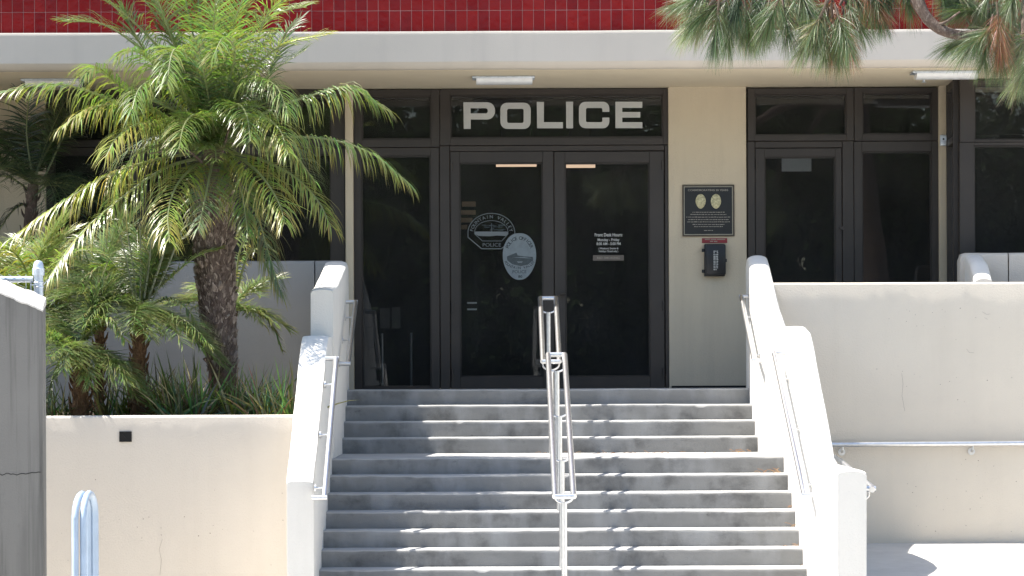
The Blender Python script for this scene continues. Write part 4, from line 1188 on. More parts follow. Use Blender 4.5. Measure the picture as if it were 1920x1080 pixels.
for k in range(nst):
    if rng.random() < 0.04: continue
    f = k / nst
    z = lerp(zc_, ztp, f); a = k * 2.39996
    i = min(range(61), key=lambda q: abs(pp[q].z - z))
    o = bpy.data.objects.new('leaf_base', stub_me); COL.objects.link(o); o.parent = trunk
    s_ = rng.uniform(0.5, 1.0)
    o.location = Vector((pp[i].x + cos(a) * rr2[i] * 0.98, pp[i].y + sin(a) * rr2[i] * 0.98, z + rng.uniform(-0.025, 0.025))) - WLOC[trunk.name]
    o.rotation_euler = (rng.gauss(-0.1, 0.3), rng.gauss(0, 0.35), a - pi / 2)
    o.scale = (s_ * rng.uniform(0.6, 1.3), s_ * rng.uniform(0.3, 1.0), s_ * rng.uniform(0.7, 1.25))

mb = MB(); rng = random.Random(8)
for k in range(2600):
    z = lerp(zc_, Z(335, PYM, 405), rng.random()); a = rng.uniform(0, 2 * pi)
    i = min(range(61), key=lambda q: abs(pp[q].z - z)); r = rr2[i] * rng.uniform(1.0, 1.06)
    c = Vector((pp[i].x + cos(a) * r, pp[i].y + sin(a) * r, z)); tg = Vector((-sin(a), cos(a), 0)); ou = Vector((cos(a), sin(a), 0))
    g = rng.random(); mb.ct = lerp3((0.07, 0.05, 0.04), (0.36, 0.29, 0.24), g * g)
    w_ = rng.uniform(0.002, 0.007); l_ = rng.uniform(0.015, 0.05); sl = rng.gauss(0, 0.35)
    e = c + ou * rng.uniform(0.004, 0.022) + Vector((0, 0, l_)) + tg * sl * l_
    mb.poly([c - tg * w_, c + tg * w_, e + tg * w_ * 0.4, e - tg * w_ * 0.4])
M['fibre'] = leaf_mat('trunk_fibre', 0.8, 0.05, 0.2)
tag(mb.build('fibres', M['fibre'], trunk, tint=True, smooth=False), kind='stuff')
MF = [  # midrib points, depth change, leaflet length, kwargs
    ([(370, 270), (300, 235), (210, 188), (110, 158), (8, 172)], -0.3, 0.34, dict(droop=0.42, green=GREEN, dry=0.5, lift=0.1)),
    ([(372, 285), (290, 300), (200, 330), (110, 385), (25, 445)], -0.4, 0.36, dict(droop=0.42, green=LIME, dry=0.9, lift=0.1)),
    ([(380, 295), (310, 315), (230, 370), (150, 440), (92, 520)], -0.7, 0.37, dict(droop=0.42, green=LIME, dry=1.0, lift=0.1)),
    ([(390, 300), (360, 315), (330, 350), (315, 400), (318, 455)], -0.95, 0.32, dict(droop=0.35, green=LIME, dry=0.9, lift=0.15)),
    ([(430, 275), (520, 258), (620, 262), (700, 290), (768, 345)], -0.3, 0.34, dict(droop=0.45, green=GREEN, dry=0.7, lift=0.1)),
    ([(430, 245), (500, 210), (580, 180), (655, 165), (722, 205)], 0.1, 0.34, dict(droop=0.45, green=GREEN, dry=0.4, lift=0.1)),
    ([(430, 285), (490, 300), (550, 330), (595, 375), (620, 425)], -0.5, 0.30, dict(droop=0.34, green=LIME, dry=0.8, lift=0.15)),
    ([(425, 290), (455, 300), (490, 330), (520, 375), (535, 420)], -0.85, 0.32, dict(droop=0.34, green=LIME, dry=0.9, lift=0.15)),
    ([(425, 230), (455, 160), (500, 105), (550, 78), (612, 66)], -0.25, 0.32, dict(droop=0.22, green=LIME, dry=0.3)),
    ([(420, 215), (445, 120), (475, 60), (520, 25), (575, 12)], 0.2, 0.32, dict(droop=0.25, green=GREEN, dry=0.2)),
    ([(380, 230), (320, 150), (255, 85), (190, 45), (118, 40)], 0.0, 0.30, dict(droop=0.2, green=GREEN, dry=0.3)),
    ([(390, 220), (350, 120), (300, 40), (255, -20), (215, -60)], -0.2, 0.34, dict(droop=0.16, green=GREEN, dry=0.2)),
    ([(395, 215), (372, 110), (352, 20), (335, -70)], 0.0, 0.34, dict(droop=0.12, green=GREEN, dry=0.2, side_hint=Vector((1, 0.2, 0)))),
    ([(403, 215), (405, 100), (412, 0), (425, -90)], -0.15, 0.34, dict(droop=0.12, green=GREEN, dry=0.2, side_hint=Vector((1, -0.3, 0)))),
    ([(410, 215), (435, 110), (455, 20), (490, -60)], 0.25, 0.34, dict(droop=0.15, green=GREEN, dry=0.2)),
    ([(365, 250), (290, 205), (225, 160), (185, 128), (158, 140)], -0.5, 0.30, dict(droop=0.4, green=GREEN, dry=0.4, lift=0.15)),
    ([(378, 275), (320, 240), (265, 232), (222, 255), (198, 295)], -0.75, 0.30, dict(droop=0.34, green=LIME, dry=0.5, lift=0.15)),
    ([(370, 262), (300, 215), (230, 195), (165, 205), (112, 240)], -0.6, 0.30, dict(droop=0.4, green=LIME, dry=0.7, lift=0.1)),
    ([(395, 235), (380, 160), (352, 105), (325, 95), (312, 160)], -0.9, 0.28, dict(droop=0.3, green=GREEN, dry=0.2, lift=0.2)),
    ([(405, 230), (430, 150), (440, 95), (420, 70), (398, 110)], -0.8, 0.28, dict(droop=0.3, green=GREEN, dry=0.2, lift=0.2)),
    ([(410, 240), (460, 170), (490, 150), (520, 165), (540, 215)], -0.75, 0.28, dict(droop=0.35, green=GREEN, dry=0.3, lift=0.2)),
    ([(395, 250), (350, 180), (300, 150), (262, 165), (245, 215)], -0.8, 0.28, dict(droop=0.35, green=GREEN, dry=0.3, lift=0.2)),
    ([(415, 260), (455, 225), (495, 220), (525, 245), (540, 290)], -0.85, 0.28, dict(droop=0.36, green=LIME, dry=0.5, lift=0.2)),
    ([(430, 300), (465, 345), (485, 410), (505, 480), (528, 550)], -0.2, 0.30, dict(droop=0.36, green=BLUEG, dry=0.9, lift=0.1)),
    ([(390, 240), (330, 190), (280, 110), (250, 60), (235, 20)], 0.3, 0.32, dict(droop=0.16, green=BLUEG, dry=0.1)),
    ([(420, 250), (480, 190), (510, 120), (530, 70), (560, 40)], 0.5, 0.30, dict(droop=0.2, green=BLUEG, dry=0.1)),
    ([(400, 290), (395, 320), (385, 370), (372, 430)], -0.9, 0.26, dict(droop=0.3, green=BLUEG, dry=0.9, lift=0.1)),
    ([(420, 290), (440, 320), (455, 370), (465, 440)], -0.7, 0.26, dict(droop=0.35, green=GREEN, dry=0.8, lift=0.1)),
    ([(385, 230), (330, 130), (265, 55), (205, 5), (150, -15)], -0.3, 0.32, dict(droop=0.22, green=GREEN, dry=0.3)),
    ([(390, 220), (340, 100), (290, 10), (250, -70)], 0.1, 0.34, dict(droop=0.16, green=LIME, dry=0.2)),
    ([(395, 215), (385, 90), (372, 0), (380, -90)], 0.3, 0.34, dict(droop=0.14, green=LIME, dry=0.2, side_hint=Vector((1, 0.3, 0)))),
    ([(410, 215), (425, 110), (440, 40), (470, -40)], -0.35, 0.32, dict(droop=0.2, green=GREEN, dry=0.2)),
    ([(400, 220), (395, 140), (400, 60), (405, -10)], -0.5, 0.32, dict(droop=0.2, green=GREEN, dry=0.2, side_hint=Vector((1, -0.2, 0)))),
    ([(390, 225), (350, 150), (322, 70), (300, 10), (285, -30)], -0.45, 0.32, dict(droop=0.2, green=GREEN, dry=0.2)),
    ([(415, 225), (450, 150), (480, 80), (500, 30), (530, 0)], -0.4, 0.30, dict(droop=0.24, green=GREEN, dry=0.3)),
    ([(385, 240), (335, 170), (290, 120), (250, 95), (215, 110)], -0.55, 0.28, dict(droop=0.36, green=GREEN, dry=0.3, lift=0.15)),
    ([(400, 260), (385, 230), (365, 215), (345, 235), (335, 280)], -0.95, 0.26, dict(droop=0.3, green=GREEN, dry=0.2, lift=0.2)),
    ([(408, 255), (425, 215), (445, 195), (462, 215), (470, 265)], -0.9, 0.26, dict(droop=0.3, green=GREEN, dry=0.2, lift=0.2)),
    ([(385, 255), (330, 255), (270, 275), (225, 330), (205, 400)], 0.4, 0.30, dict(droop=0.4, green=BLUEG, dry=0.3)),
    ([(420, 265), (490, 265), (550, 290), (590, 340)], 0.5, 0.30, dict(droop=0.4, green=BLUEG, dry=0.3)),
]
for pix, dY, L, kw in MF:
    kw['droop'] = kw['droop'] * (2.1 if kw['droop'] > 0.3 else 1.2); kw['dry'] = kw['dry'] + (0.0 if kw['droop'] > 0.3 else -0.1)
    if pix[-1][1] < 110 and kw['green'] == LIME and len(pix) == 4: kw['green'] = GREEN
    add_frond(palm, pix, PYM, dY, L * (1.35 if kw['droop'] > 0.3 else 1.0), n=62 if kw['droop'] > 0.3 else 50, w=0.012, r0=0.015, **kw)
# young inner fronds filling the crown heart
rng = random.Random(11)
for k in range(16):
    a = 2 * pi * k / 16 + rng.uniform(-0.2, 0.2)
    el = rng.uniform(0.55, 1.35); ln = rng.uniform(0.65, 1.05)
    c0 = P(402, 265, PYM)
    d = Vector((cos(a) * cos(el), sin(a) * cos(el), sin(el)))
    pts = [c0]; p = c0.copy()
    for j in range(4):
        p = p + d * ln / 4; pts.append(p.copy()); d = (d + Vector((cos(a), sin(a), -0.5)) * 0.14).normalized()
    frond_mesh(pts, 0.28, 46, 0.0115, 0.26, rng, green=lerp3((0.075, 0.11, 0.04), BLUEG, rng.random()), dry=0.15, side_hint=Vector((-sin(a), cos(a), 0))).build('frond', M['leaf'], palm, tint=True)
for k in range(13):
    a = -pi / 2 + rng.uniform(-1.25, 1.25); el = rng.uniform(0.1, 0.9); ln = rng.uniform(0.45, 0.75)
    c0 = P(402, 285, PYM)
    d = Vector((cos(a) * cos(el), sin(a) * cos(el), sin(el)))
    pts = [c0]; p = c0.copy()
    for j in range(4):
        p = p + d * ln / 4; pts.append(p.copy()); d = (d + Vector((0, 0, -1)) * 0.22).normalized()
    frond_mesh(pts, 0.26, 40, 0.0115, 0.4, rng, green=lerp3(GREEN, BLUEG, rng.random()), dry=0.3, r0=0.014, side_hint=Vector((-sin(a), cos(a), 0))).build('frond', M['leaf'], palm, tint=True)
# dead brown petioles at the crown
mb = MB()
for (pa_, pb_, pc_) in (((390, 315), (345, 280), (280, 288)), ((410, 310), (440, 335), (468, 362)), ((412, 300), (432, 235), (446, 210))):
    mb.tube(resample([P(*pa_, PYM - 0.1), P(*pb_, PYM - 0.35), P(*pc_, PYM - 0.5)], 10), [0.013 * (1 - 0.06 * i) for i in range(11)], 6)
mb.build('dead_petioles', M['palmtrunk'], palm)

def small_palm(label, bx_, by_, cx_, cy_, Y, rpx, nf, trunk_r, seed, spread=(0.15, 1.2), L=0.2, greens=(GREEN, BLUEG), lean=0, extra=(), spears=(), tint_dry=0.25, ztrunk=None, trunkmat='orangetrunk', n=34):
    rng = random.Random(seed)
    b_, c_ = P(bx_, by_, Y), P(cx_, cy_, Y)
    t = thing('palm_tree', label, 'palm', (b_.x, Y, zp - 0.08 if ztrunk is None else ztrunk), 'palms growing in the planter')
    pts = resample([Vector((b_.x, Y, min(b_.z, zp - 0.1) if ztrunk is None else ztrunk)), b_.lerp(c_, 0.5), c_], 24)
    rr = [trunk_r * (1.1 - 0.3 * i / 24 + 0.16 * noise.noise(Vector((i * 0.9, seed, 0)))) for i in range(25)]
    tr_ = MB().tube(pts, rr, 14).build('trunk', M[trunkmat], t)
    sm = MB()   # fibrous leaf bases, pointing up
    for k in range(60):
        f = k / 60; a = k * 2.4; p = pts[int(f * 24)]; r = rr[int(f * 24)]
        d = Vector((cos(a), sin(a), 0))
        sm.tube([p + d * r * 0.9, p + d * (r + 0.018) + Vector((0, 0, 0.03)), p + d * (r + 0.03) + Vector((0, 0, 0.075))], [0.014, 0.010, 0.003], 4)
    tag(sm.build('leaf_bases', M[trunkmat], tr_, smooth=False), kind='stuff')
    R = rpx * Y / F
    for k in range(nf):
        a = k * 2.39996 + rng.uniform(-0.2, 0.2)
        el = lerp(spread[0], spread[1], ((k * 0.618) % 1.0))
        ln = R * rng.uniform(0.85, 1.15)
        d = Vector((cos(a) * cos(el), sin(a) * cos(el) , sin(el)))
        p = c_.copy(); pts2 = [p.copy()]
        for j in range(5):
            p = p + d * ln / 5; pts2.append(p.copy()); d = (d + Vector((0, 0, -1)) * 0.24 * rng.uniform(0.4, 1.3)).normalized()
        g = lerp3(greens[0], greens[1], rng.random())
        frond_mesh(pts2, L * rng.uniform(1.0, 1.35), n + 8, 0.0092, 0.19 * rng.uniform(0.6, 1.5), rng, green=g, dry=tint_dry, r0=0.007, side_hint=Vector((-sin(a), cos(a), 0))).build('frond', M['leaf'], t, tint=True)
    for pix, dY, L2, kw in extra:
        add_frond(t, pix, Y, dY, L2, n=40, w=0.013, **kw)
    for (sx, sy, ex, ey, wpx) in spears:
        A, B_ = P(sx, sy, Y - 0.05), P(ex, ey, Y - 0.1)
        mb = MB(); mb.ct = (0.24, 0.25, 0.17)
        mb.tube(resample([A, A.lerp(B_, 0.5) + Vector((0.01, 0, 0)), B_], 8), [wpx * Y / F / 2 * (1 - 0.05 * i) for i in range(9)], 6)
        mb.build('petiole', M['leaf'], t, tint=True)
    return t
small_palm('small palm with upright pale petioles and orange fibrous trunk left of the big trunk', 258, 790, 262, 585, 24.6, 185, 60, 0.055, 21, (-0.2, 1.45), 0.24,
           spears=((255, 560, 238, 432, 5), (262, 560, 262, 420, 4), (270, 560, 285, 425, 5), (278, 560, 322, 415, 6), (285, 565, 345, 420, 4), (250, 560, 225, 440, 4)),
           extra=(([(275, 560), (320, 520), (370, 480), (410, 468)], 0.1, 0.2, dict(droop=0.35, green=GREEN, dry=0.3)),
                  ([(275, 575), (320, 560), (360, 590), (385, 650)], -0.3, 0.22, dict(droop=0.35, green=BLUEG, dry=0.2)),
                  ([(250, 575), (215, 530), (190, 500), (160, 520)], -0.3, 0.2, dict(droop=0.3, green=GREEN, dry=0.3))))
small_palm('slim young palm between the orange trunk palm and the fence post, further back', 185, 800, 188, 560, 25.7, 170, 44, 0.04, 77, (-0.1, 1.45), 0.22, greens=(GREEN, BLUEG),
           spears=((180, 560, 140, 460, 5), (186, 560, 150, 450, 4), (195, 560, 200, 440, 4)))
small_palm('low bushy palm at the planter front beside the grey wall', 152, 790, 150, 655, 24.2, 155, 52, 0.062, 33, (-0.3, 1.4), 0.22,
           extra=(([(145, 650), (115, 670), (95, 720), (85, 770)], -0.2, 0.2, dict(droop=0.3, green=BLUEG, dry=0.2)),
                  ([(150, 640), (180, 610), (210, 600), (235, 640)], -0.3, 0.22, dict(droop=0.35, green=GREEN, dry=0.2)),))
small_palm('green palm crown behind the fence post and grey wall', 40, 800, 45, 560, 25.0, 165, 44, 0.06, 45, (0.1, 1.3), 0.24, greens=(GREEN, LIME),
           extra=(([(60, 540), (40, 490), (10, 465), (-30, 470)], -0.3, 0.22, dict(droop=0.3, green=LIME, dry=0.4)),
                  ([(90, 560), (110, 500), (150, 470), (200, 480)], -0.2, 0.22, dict(droop=0.3, green=GREEN, dry=0.3)),
                  ([(60, 560), (90, 520), (110, 540), (120, 600)], -0.3, 0.2, dict(droop=0.3, green=GREEN, dry=0.3))))
small_palm('young palm half hidden behind the big trunk with fronds over the grey parapet', 425, 800, 432, 580, 25.5, 125, 20, 0.04, 57, (0.0, 1.0), 0.2, greens=(BLUEG, GREEN), tint_dry=0.5,
           extra=(([(440, 580), (480, 585), (510, 610), (528, 655)], -0.1, 0.2, dict(droop=0.4, green=BLUEG, dry=0.4)),
                  ([(440, 560), (465, 480), (490, 480), (518, 545)], -0.1, 0.22, dict(droop=0.4, green=BLUEG, dry=0.9)),
                  ([(440, 560), (450, 470), (475, 440), (510, 470)], -0.1, 0.22, dict(droop=0.4, green=BLUEG, dry=0.9))))
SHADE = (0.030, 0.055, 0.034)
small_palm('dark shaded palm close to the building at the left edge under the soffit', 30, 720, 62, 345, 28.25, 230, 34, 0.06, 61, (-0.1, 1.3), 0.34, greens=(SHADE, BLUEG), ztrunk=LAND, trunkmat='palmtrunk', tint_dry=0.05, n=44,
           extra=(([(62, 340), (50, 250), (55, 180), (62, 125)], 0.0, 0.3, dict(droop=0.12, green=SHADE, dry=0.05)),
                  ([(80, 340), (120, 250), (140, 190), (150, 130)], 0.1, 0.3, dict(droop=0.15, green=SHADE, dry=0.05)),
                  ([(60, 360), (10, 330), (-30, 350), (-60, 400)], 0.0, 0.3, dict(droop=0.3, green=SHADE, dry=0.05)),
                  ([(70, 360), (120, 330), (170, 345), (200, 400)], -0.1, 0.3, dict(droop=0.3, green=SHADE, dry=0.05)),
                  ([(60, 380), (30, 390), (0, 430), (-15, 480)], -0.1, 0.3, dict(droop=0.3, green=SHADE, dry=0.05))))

# strap-leaved clumps in the planter
def clump(label, px, Y, n, L, seed, green=(0.065, 0.095, 0.034), spread=1.0, rad=0.16):
    rng = random.Random(seed); c = P(px, 775, Y); c.z = zp - 0.10 + (Y - PLY) * 0.03
    mb = MB()
    for k in range(n):
        a = rng.uniform(0, 2 * pi); el = rng.uniform(0.55, 1.45); ln = L * rng.uniform(0.55, 1.15)
        p = c + Vector((rng.uniform(-1, 1) * rad, rng.uniform(-1, 1) * rad, 0))
        d = Vector((cos(a) * cos(el) * spread, sin(a) * cos(el) * spread, sin(el))).normalized()
        g = tuple(q * rng.uniform(0.6, 1.9) for q in green)
        if rng.random() < 0.12: g = (0.30, 0.27, 0.15)
        w = rng.uniform(0.006, 0.011); row = []
        s = d.cross(Vector((rng.uniform(-1, 1), rng.uniform(-1, 1), 0.2))).normalized()
        for j in range(7):
            f = j / 6; mb.ct = lerp3(tuple(q * 1.0 for q in g), (0.14, 0.14, 0.05), max(0, f - 0.8) * 2)
            ww = w * (1 - f ** 2.2)
            row.append((mb.addv(p - s * ww), mb.addv(p + s * ww)))
            p = p + d * ln / 6; d = (d + Vector((0, 0, -1)) * (0.05 + 0.16 * f * rng.uniform(0.3, 1.4))).normalized()
        for a_, b_ in zip(row[:-1], row[1:]): mb.face((a_[0], a_[1], b_[1], b_[0]))
    tag(mb.build('strap_plant', M['blade'], origin=c, tint=True), label, 'plant', 'strap leaved plants in the planter')
clump('dark strap leaved plant between the orange trunk and big palm trunk', 345, 24.3, 150, 0.48, 5)
clump('strap leaved plant close against the left side of the big palm trunk', 385, 24.9, 110, 0.52, 6)
clump('strap leaved plant against the right side of the big palm trunk', 462, 24.5, 120, 0.50, 7, (0.10, 0.14, 0.045))
clump('bright strap leaved plant beside the left stair wall with one long arching leaf', 520, 24.3, 130, 0.50, 8, (0.18, 0.21, 0.095))
clump('dark strap leaved plant behind the low bushy palm', 225, 24.8, 110, 0.42, 9)
clump('low dark strap leaved plant at the grey wall end of planter', 105, 24.3, 90, 0.34, 10)
clump('strap leaved plant at back of the planter below the grey parapet', 300, 25.8, 120, 0.5, 12)

# ================================================================== pine overhead
PNY = 20.0
pine = thing('pine_tree', 'pine with long drooping needles hanging in at the top right', 'pine', (4.6, PNY + 0.6, STREET))
tr = MB(); tpts = resample([(4.6, PNY + 0.6, STREET), (4.5, PNY + 0.5, 0.5), (4.25, PNY + 0.4, 3.0), (4.1, PNY + 0.3, 5.5)], 24)
trunk_p = tr.tube(tpts, [lerp(0.2, 0.10, i / 24) for i in range(25)], 16).build('trunk', M['pinebark'], pine)
def branch(pts, r0, r1, n=24):
    mb = MB(); q = resample(pts, n)
    rs_ = [lerp(r0, r1, i / n) * (1 + 0.12 * noise.noise(Vector((i * 0.7, r0 * 50, 0)))) for i in range(n + 1)]
    mb.tube(q, rs_, 10); return mb.build('branch', M['pinebark'], pine), q
bs = []
bs.append(branch([(4.2, PNY + 0.4, 3.2), P(1980, -260, PNY + 0.3), P(1800, -170, PNY + 0.1), P(1712, -60, PNY), P(1722, 5, PNY - 0.05), P(1752, 48, PNY - 0.08), P(1800, 66, PNY - 0.1), P(1850, 60, PNY - 0.1)], 0.06, 0.026))
bs.append(branch([P(1800, -170, PNY + 0.1), P(1650, -150, PNY), P(1500, -110, PNY - 0.1), P(1400, -60, PNY - 0.15), P(1330, 10, PNY - 0.15)], 0.035, 0.012))
bs.append(branch([P(1500, -110, PNY - 0.1), P(1480, -50, PNY), P(1455, 10, PNY + 0.05)], 0.02, 0.010))
bs.append(branch([P(1650, -150, PNY), P(1610, -70, PNY + 0.1), P(1575, 10, PNY + 0.1)], 0.022, 0.010))
bs.append(branch([P(1650, -150, PNY), P(1560, -60, PNY + 0.2), P(1530, 0, PNY + 0.2)], 0.018, 0.010))
bs.append(branch([(4.2, PNY + 0.3, 3.6), P(2000, -120, PNY + 0.2), P(1930, -20, PNY + 0.1), P(1920, 60, PNY), P(1930, 120, PNY)], 0.035, 0.012))
bs.append(branch([P(1752, 48, PNY - 0.08), P(1772, 42, PNY - 0.12), P(1800, 22, PNY - 0.16)], 0.012, 0.006))
PG = (0.085, 0.115, 0.050); PB = (0.20, 0.215, 0.12); PR = (0.21, 0.095, 0.05); PD = (0.035, 0.06, 0.028)
def tuft(px, py, dx, dz, n, L, col, seed, Y=PNY, axis_len=0.16, open_=0.75, droop=0.14):
    rng = random.Random(seed); c = P(px, py, Y + rng.uniform(-0.25, 0.25))
    ax = Vector((dx, rng.uniform(-0.35, 0.35), dz)).normalized()
    u = ax.cross(Vector((0, 1, 0.1))).normalized(); v = ax.cross(u)
    mb = MB(); mb.ct = (0.13, 0.09, 0.06)
    mb.tube([c - ax * 0.12, c, c + ax * axis_len], [0.008, 0.007, 0.003], 5)
    for k in range(n):
        f = rng.random() ** 0.8; p = c + ax * axis_len * lerp(-0.3, 1, f)
        a = rng.uniform(0, 2 * pi); sp_ = lerp(open_ * 1.25, open_ * 0.35, f) * rng.uniform(0.6, 1.3)
        d = (ax * cos(sp_) + (u * cos(a) + v * sin(a)) * sin(sp_)).normalized()
        ln = L * rng.uniform(0.7, 1.1)
        g = tuple(q * rng.uniform(0.7, 1.35) for q in col)
        s = d.cross(Vector((rng.uniform(-1, 1), rng.uniform(-1, 1), rng.uniform(-1, 1)))).normalized() * 0.0014
        row = []
        for j in range(4):
            mb.ct = lerp3(tuple(q * 0.9 for q in g), tuple(q * 1.25 for q in g), j / 3)
            ss = s * (1 - 0.28 * j)
            row.append((mb.addv(p - ss), mb.addv(p + ss)))
            p = p + d * ln / 3; d = (d + Vector((0, 0, -1)) * droop * (1 + j * 0.7)).normalized()
        for a_, b_ in zip(row[:-1], row[1:]): mb.face((a_[0], a_[1], b_[1], b_[0]))
    mb.build('needle_tuft', M['needle'], pine, tint=True)
sd = 100
def T_(px, py, dx, dz, col=PG, n=380, L=0.205, **kw):
    global sd; sd += 1; tuft(px, py, dx, dz, n, L, col, sd, **kw)
# left big drooping cluster
for px, py, dx, dz, c in ((1335, 12, -0.45, -0.8, PB), (1345, 30, -0.1, -1, PG), (1375, 20, 0.3, -0.9, PB), (1320, -5, -0.9, -0.3, PG), (1360, -10, 0.0, -1, PG), (1400, 22, 0.15, -1, PG), (1345, 12, -0.7, -0.5, PG), (1390, -20, -0.2, -0.9, PD), (1335, -30, -0.6, -0.6, PG), (1412, 0, 0.35, -0.8, PD),
                          (1372, 32, -0.15, -1, PG), (1318, 15, -0.5, -0.75, PB)):
    T_(px, py, dx, dz, c)
# second cluster
for px, py, dx, dz, c in ((1455, 10, -0.35, -0.9, PG), (1470, 20, 0.1, -1, PG), (1490, 10, 0.4, -0.85, PG), (1440, -20, -0.4, -0.8, PD), (1500, -15, 0.3, -0.9, PG), (1470, -25, 0, -1, PB), (1520, 0, -0.1, -1, PG), (1440, 15, -0.2, -1, PG)):
    T_(px, py, dx, dz, c)
# third cluster with rusty dead needles
for px, py, dx, dz, c in ((1540, 35, -0.25, -0.95, PG), (1560, 45, 0.05, -1, PR), (1575, 40, 0.25, -0.95, PG), (1560, 10, 0.0, -1, PR), (1590, 10, 0.4, -0.8, PG), (1545, 15, -0.5, -0.8, PG), (1530, 45, -0.45, -0.85, PB), (1585, 45, 0.15, -1, PR), (1600, -10, 0.5, -0.7, PG), (1550, 50, -0.1, -1, PG), (1572, 55, 0.1, -1, PG)):
    T_(px, py, dx, dz, c)
# along the top between the third cluster and the branch
for px, py, dx, dz, c in ((1640, -15, 0.2, -0.9, PG), (1670, -25, -0.2, -0.9, PD), (1620, -20, 0.4, -0.7, PR), (1690, -35, 0.3, -0.9, PG), (1650, -35, -0.1, -1, PG)):
    T_(px, py, dx, dz, c, L=0.2)
# right mass
for px, py, dx, dz, c in ((1850, 60, -0.7, -0.6, PG), (1855, 62, -0.2, -1, PG), (1872, 40, 0.1, -0.95, PR), (1900, 50, -0.3, -0.9, PG), (1840, 15, -0.8, -0.2, PG), (1870, 10, -0.5, -0.7, PD), (1900, 0, -0.5, -0.6, PG), (1925, 70, -0.4, -0.85, PB), (1935, 110, -0.5, -0.8, PB), (1940, 95, -0.2, -1, PG), (1820, -20, -0.6, -0.6, PD), (1860, -30, -0.3, -0.8, PG), (1905, -30, -0.2, -0.9, PG), (1890, 30, 0.1, -1, PG), (1865, 45, -0.6, -0.7, PG), (1915, 40, 0, -1, PG), (1800, 20, -0.5, 0.6, PB), (1880, 70, -0.1, -1, PG), (1830, 62, -0.85, -0.45, PG), (1760, -30, 0.3, -0.6, PG), (1785, -20, 0.5, -0.5, PB)):
    T_(px, py, dx, dz, c, n=380)

# fallen needles on the steps
mb = MB(); rng = random.Random(4)
def litter(px0, px1, Y0, Y1, n, L=0.09, up_=0.01):
    for k in range(n):
        Y_ = rng.uniform(Y0, Y1); x = X(rng.uniform(px0, px1), Y_, 900); z = tread_z(Y_) + 0.006
        a = rng.uniform(0, 2 * pi); d = Vector((cos(a), sin(a) * 0.6, rng.uniform(0, 0.5))) * rng.uniform(0.5, 1.2) * L
        mb.ct = lerp3((0.30, 0.13, 0.06), (0.38, 0.22, 0.12), rng.random())
        p = Vector((x, Y_, z)); s = Vector((0, 0, 0.0016))
        q = [p, p + d * 0.5 + Vector((0, 0, up_)), p + d]
        i = [mb.addv(v + s * e) for v in q for e in (-1, 1)]
        mb.face((i[0], i[1], i[3], i[2])); mb.face((i[2], i[3], i[5], i[4]))
litter(1462, 1500, 22.78, 22.95, 60, 0.10, 0.02)
litter(1425, 1465, 24.46, 24.7, 12, 0.07)
litter(1370, 1410, 25.9, 26.2, 14, 0.05)
litter(1000, 1400, 25.4, 26.2, 35, 0.05, 0.004)
litter(1475, 1500, 22.9, 24.0, 18, 0.09)
tag(mb.build('needle_litter', M['needle'], tint=True, smooth=False), 'reddish fallen pine needles scattered on the step edges at the right', 'litter', kind='stuff')

# ================================================================== trees across the street, seen only mirrored in the glass
def street_tree_mesh(seed):
    rng = random.Random(seed); mb = MB()
    blobs = [(Vector((rng.gauss(0, 1.3), rng.gauss(0, 1.0), rng.uniform(1.3, 6.6))), rng.uniform(0.9, 1.6)) for _ in range(20)]
    for c, r in blobs:
        for _ in range(520):
            d = Vector((rng.gauss(0, 1), rng.gauss(0, 1), rng.gauss(0, 1))).normalized() * r * rng.uniform(0.55, 1.05)
            p = c + d; g = rng.uniform(0.7, 1.3); mb.ct = (0.038 * g, 0.06 * g, 0.022 * g)
            a = Vector((rng.gauss(0, 1), rng.gauss(0, 1), rng.gauss(0, 1))).normalized() * rng.uniform(0.06, 0.11)
            b = a.cross(Vector((rng.gauss(0, 1), rng.gauss(0, 1), rng.gauss(0, 1)))).normalized() * rng.uniform(0.05, 0.09)
            mb.poly([p - a, p + b, p + a, p - b])
    crown_ = mb.mesh('crown', M['treeleaf'], tint=True, smooth=False)
    t2 = MB().tube(resample([(0, 0, 0), (0.08, 0, 1.5), (0, 0.05, 3.0), (-0.1, 0, 5.0)], 10), [lerp(0.22, 0.07, i / 10) for i in range(11)], 10)
    for _ in range(5):
        a = rng.uniform(0, 6.28); t2.tube([(0, 0, 2.4), (cos(a) * 0.6, sin(a) * 0.6, 3.4), (cos(a) * 1.3, sin(a) * 1.2, 4.6)], [0.09, 0.06, 0.03], 6)
    return crown_, t2.mesh('trunk', M['treebark'])
variants = [street_tree_mesh(s) for s in (1, 2, 3)]
rng = random.Random(9)
xpos = [-15 + 2.0 * i for i in range(16)]
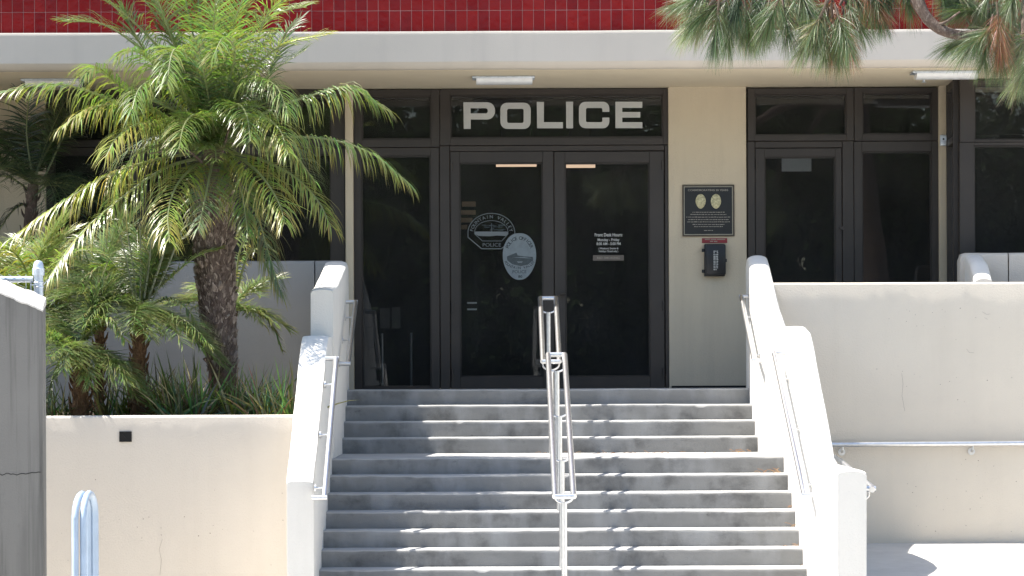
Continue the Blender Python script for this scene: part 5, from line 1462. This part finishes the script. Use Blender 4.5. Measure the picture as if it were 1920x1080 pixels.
for i, x in enumerate(xpos):
    cm, tm = variants[i % 3]
    t = thing('street_tree', 'leafy dark tree across the street facing the police doors', 'tree', (x + rng.uniform(-0.5, 0.5), -7 - (i % 2) * 2.5 + rng.uniform(-0.6, 0.6), STREET - 0.14), 'trees across the street')
    s_ = rng.uniform(1.0, 1.3); t.scale = (s_, s_, s_); t.rotation_euler = (0, 0, rng.uniform(0, 6.28))
    for nm, me in (('crown', cm), ('trunk', tm)):
        o = bpy.data.objects.new(nm, me); COL.objects.link(o); o.parent = t

mb = MB(); rng = random.Random(77)  # unseen hedge, added to close bright gaps in the mirrored view
for _ in range(16000):
    p = Vector((rng.uniform(-20, 20), -11.5 + rng.uniform(-0.6, 0.6), STREET - 0.14 + rng.uniform(0.0, 3.4))); g = rng.uniform(0.6, 1.3); mb.ct = (0.035 * g, 0.055 * g, 0.02 * g)
    a = Vector((rng.gauss(0, 1), rng.gauss(0, 1), rng.gauss(0, 1))).normalized() * rng.uniform(0.10, 0.18)
    b = a.cross(Vector((rng.gauss(0, 1), rng.gauss(0, 1), rng.gauss(0, 1)))).normalized() * rng.uniform(0.07, 0.12)
    mb.poly([p - a, p + b, p + a, p - b])
hedge = mb.build('hedge', M['treeleaf'], origin=(0, -11.5, STREET), tint=True, smooth=False)
tag(hedge, 'tall dark hedge added unseen behind the street trees to darken the reflections', 'hedge', kind='thing')

mb = MB(); rr = []  # solid dark core added inside the hedge to block light showing through
for i in range(81):
    x = lerp(-20, 20, i / 80); h_ = 2.7 + 0.5 * noise.noise(Vector((x * 0.6, 0, 0)))
    rr.append([mb.addv((x, -12.0, STREET - 0.2)), mb.addv((x, -11.4, STREET - 0.2)), mb.addv((x, -11.3, STREET + h_ * 0.6)), mb.addv((x, -11.6, STREET + h_)), mb.addv((x, -12.0, STREET + h_ * 0.9))])
for a, b in zip(rr[:-1], rr[1:]):
    for j in range(5): mb.face((a[j], a[(j + 1) % 5], b[(j + 1) % 5], b[j]))
M['hedge_core'] = plain('hedge_core_dark', (0.03, 0.035, 0.02), 0.9)
mb.build('hedge_core', M['hedge_core'], hedge)
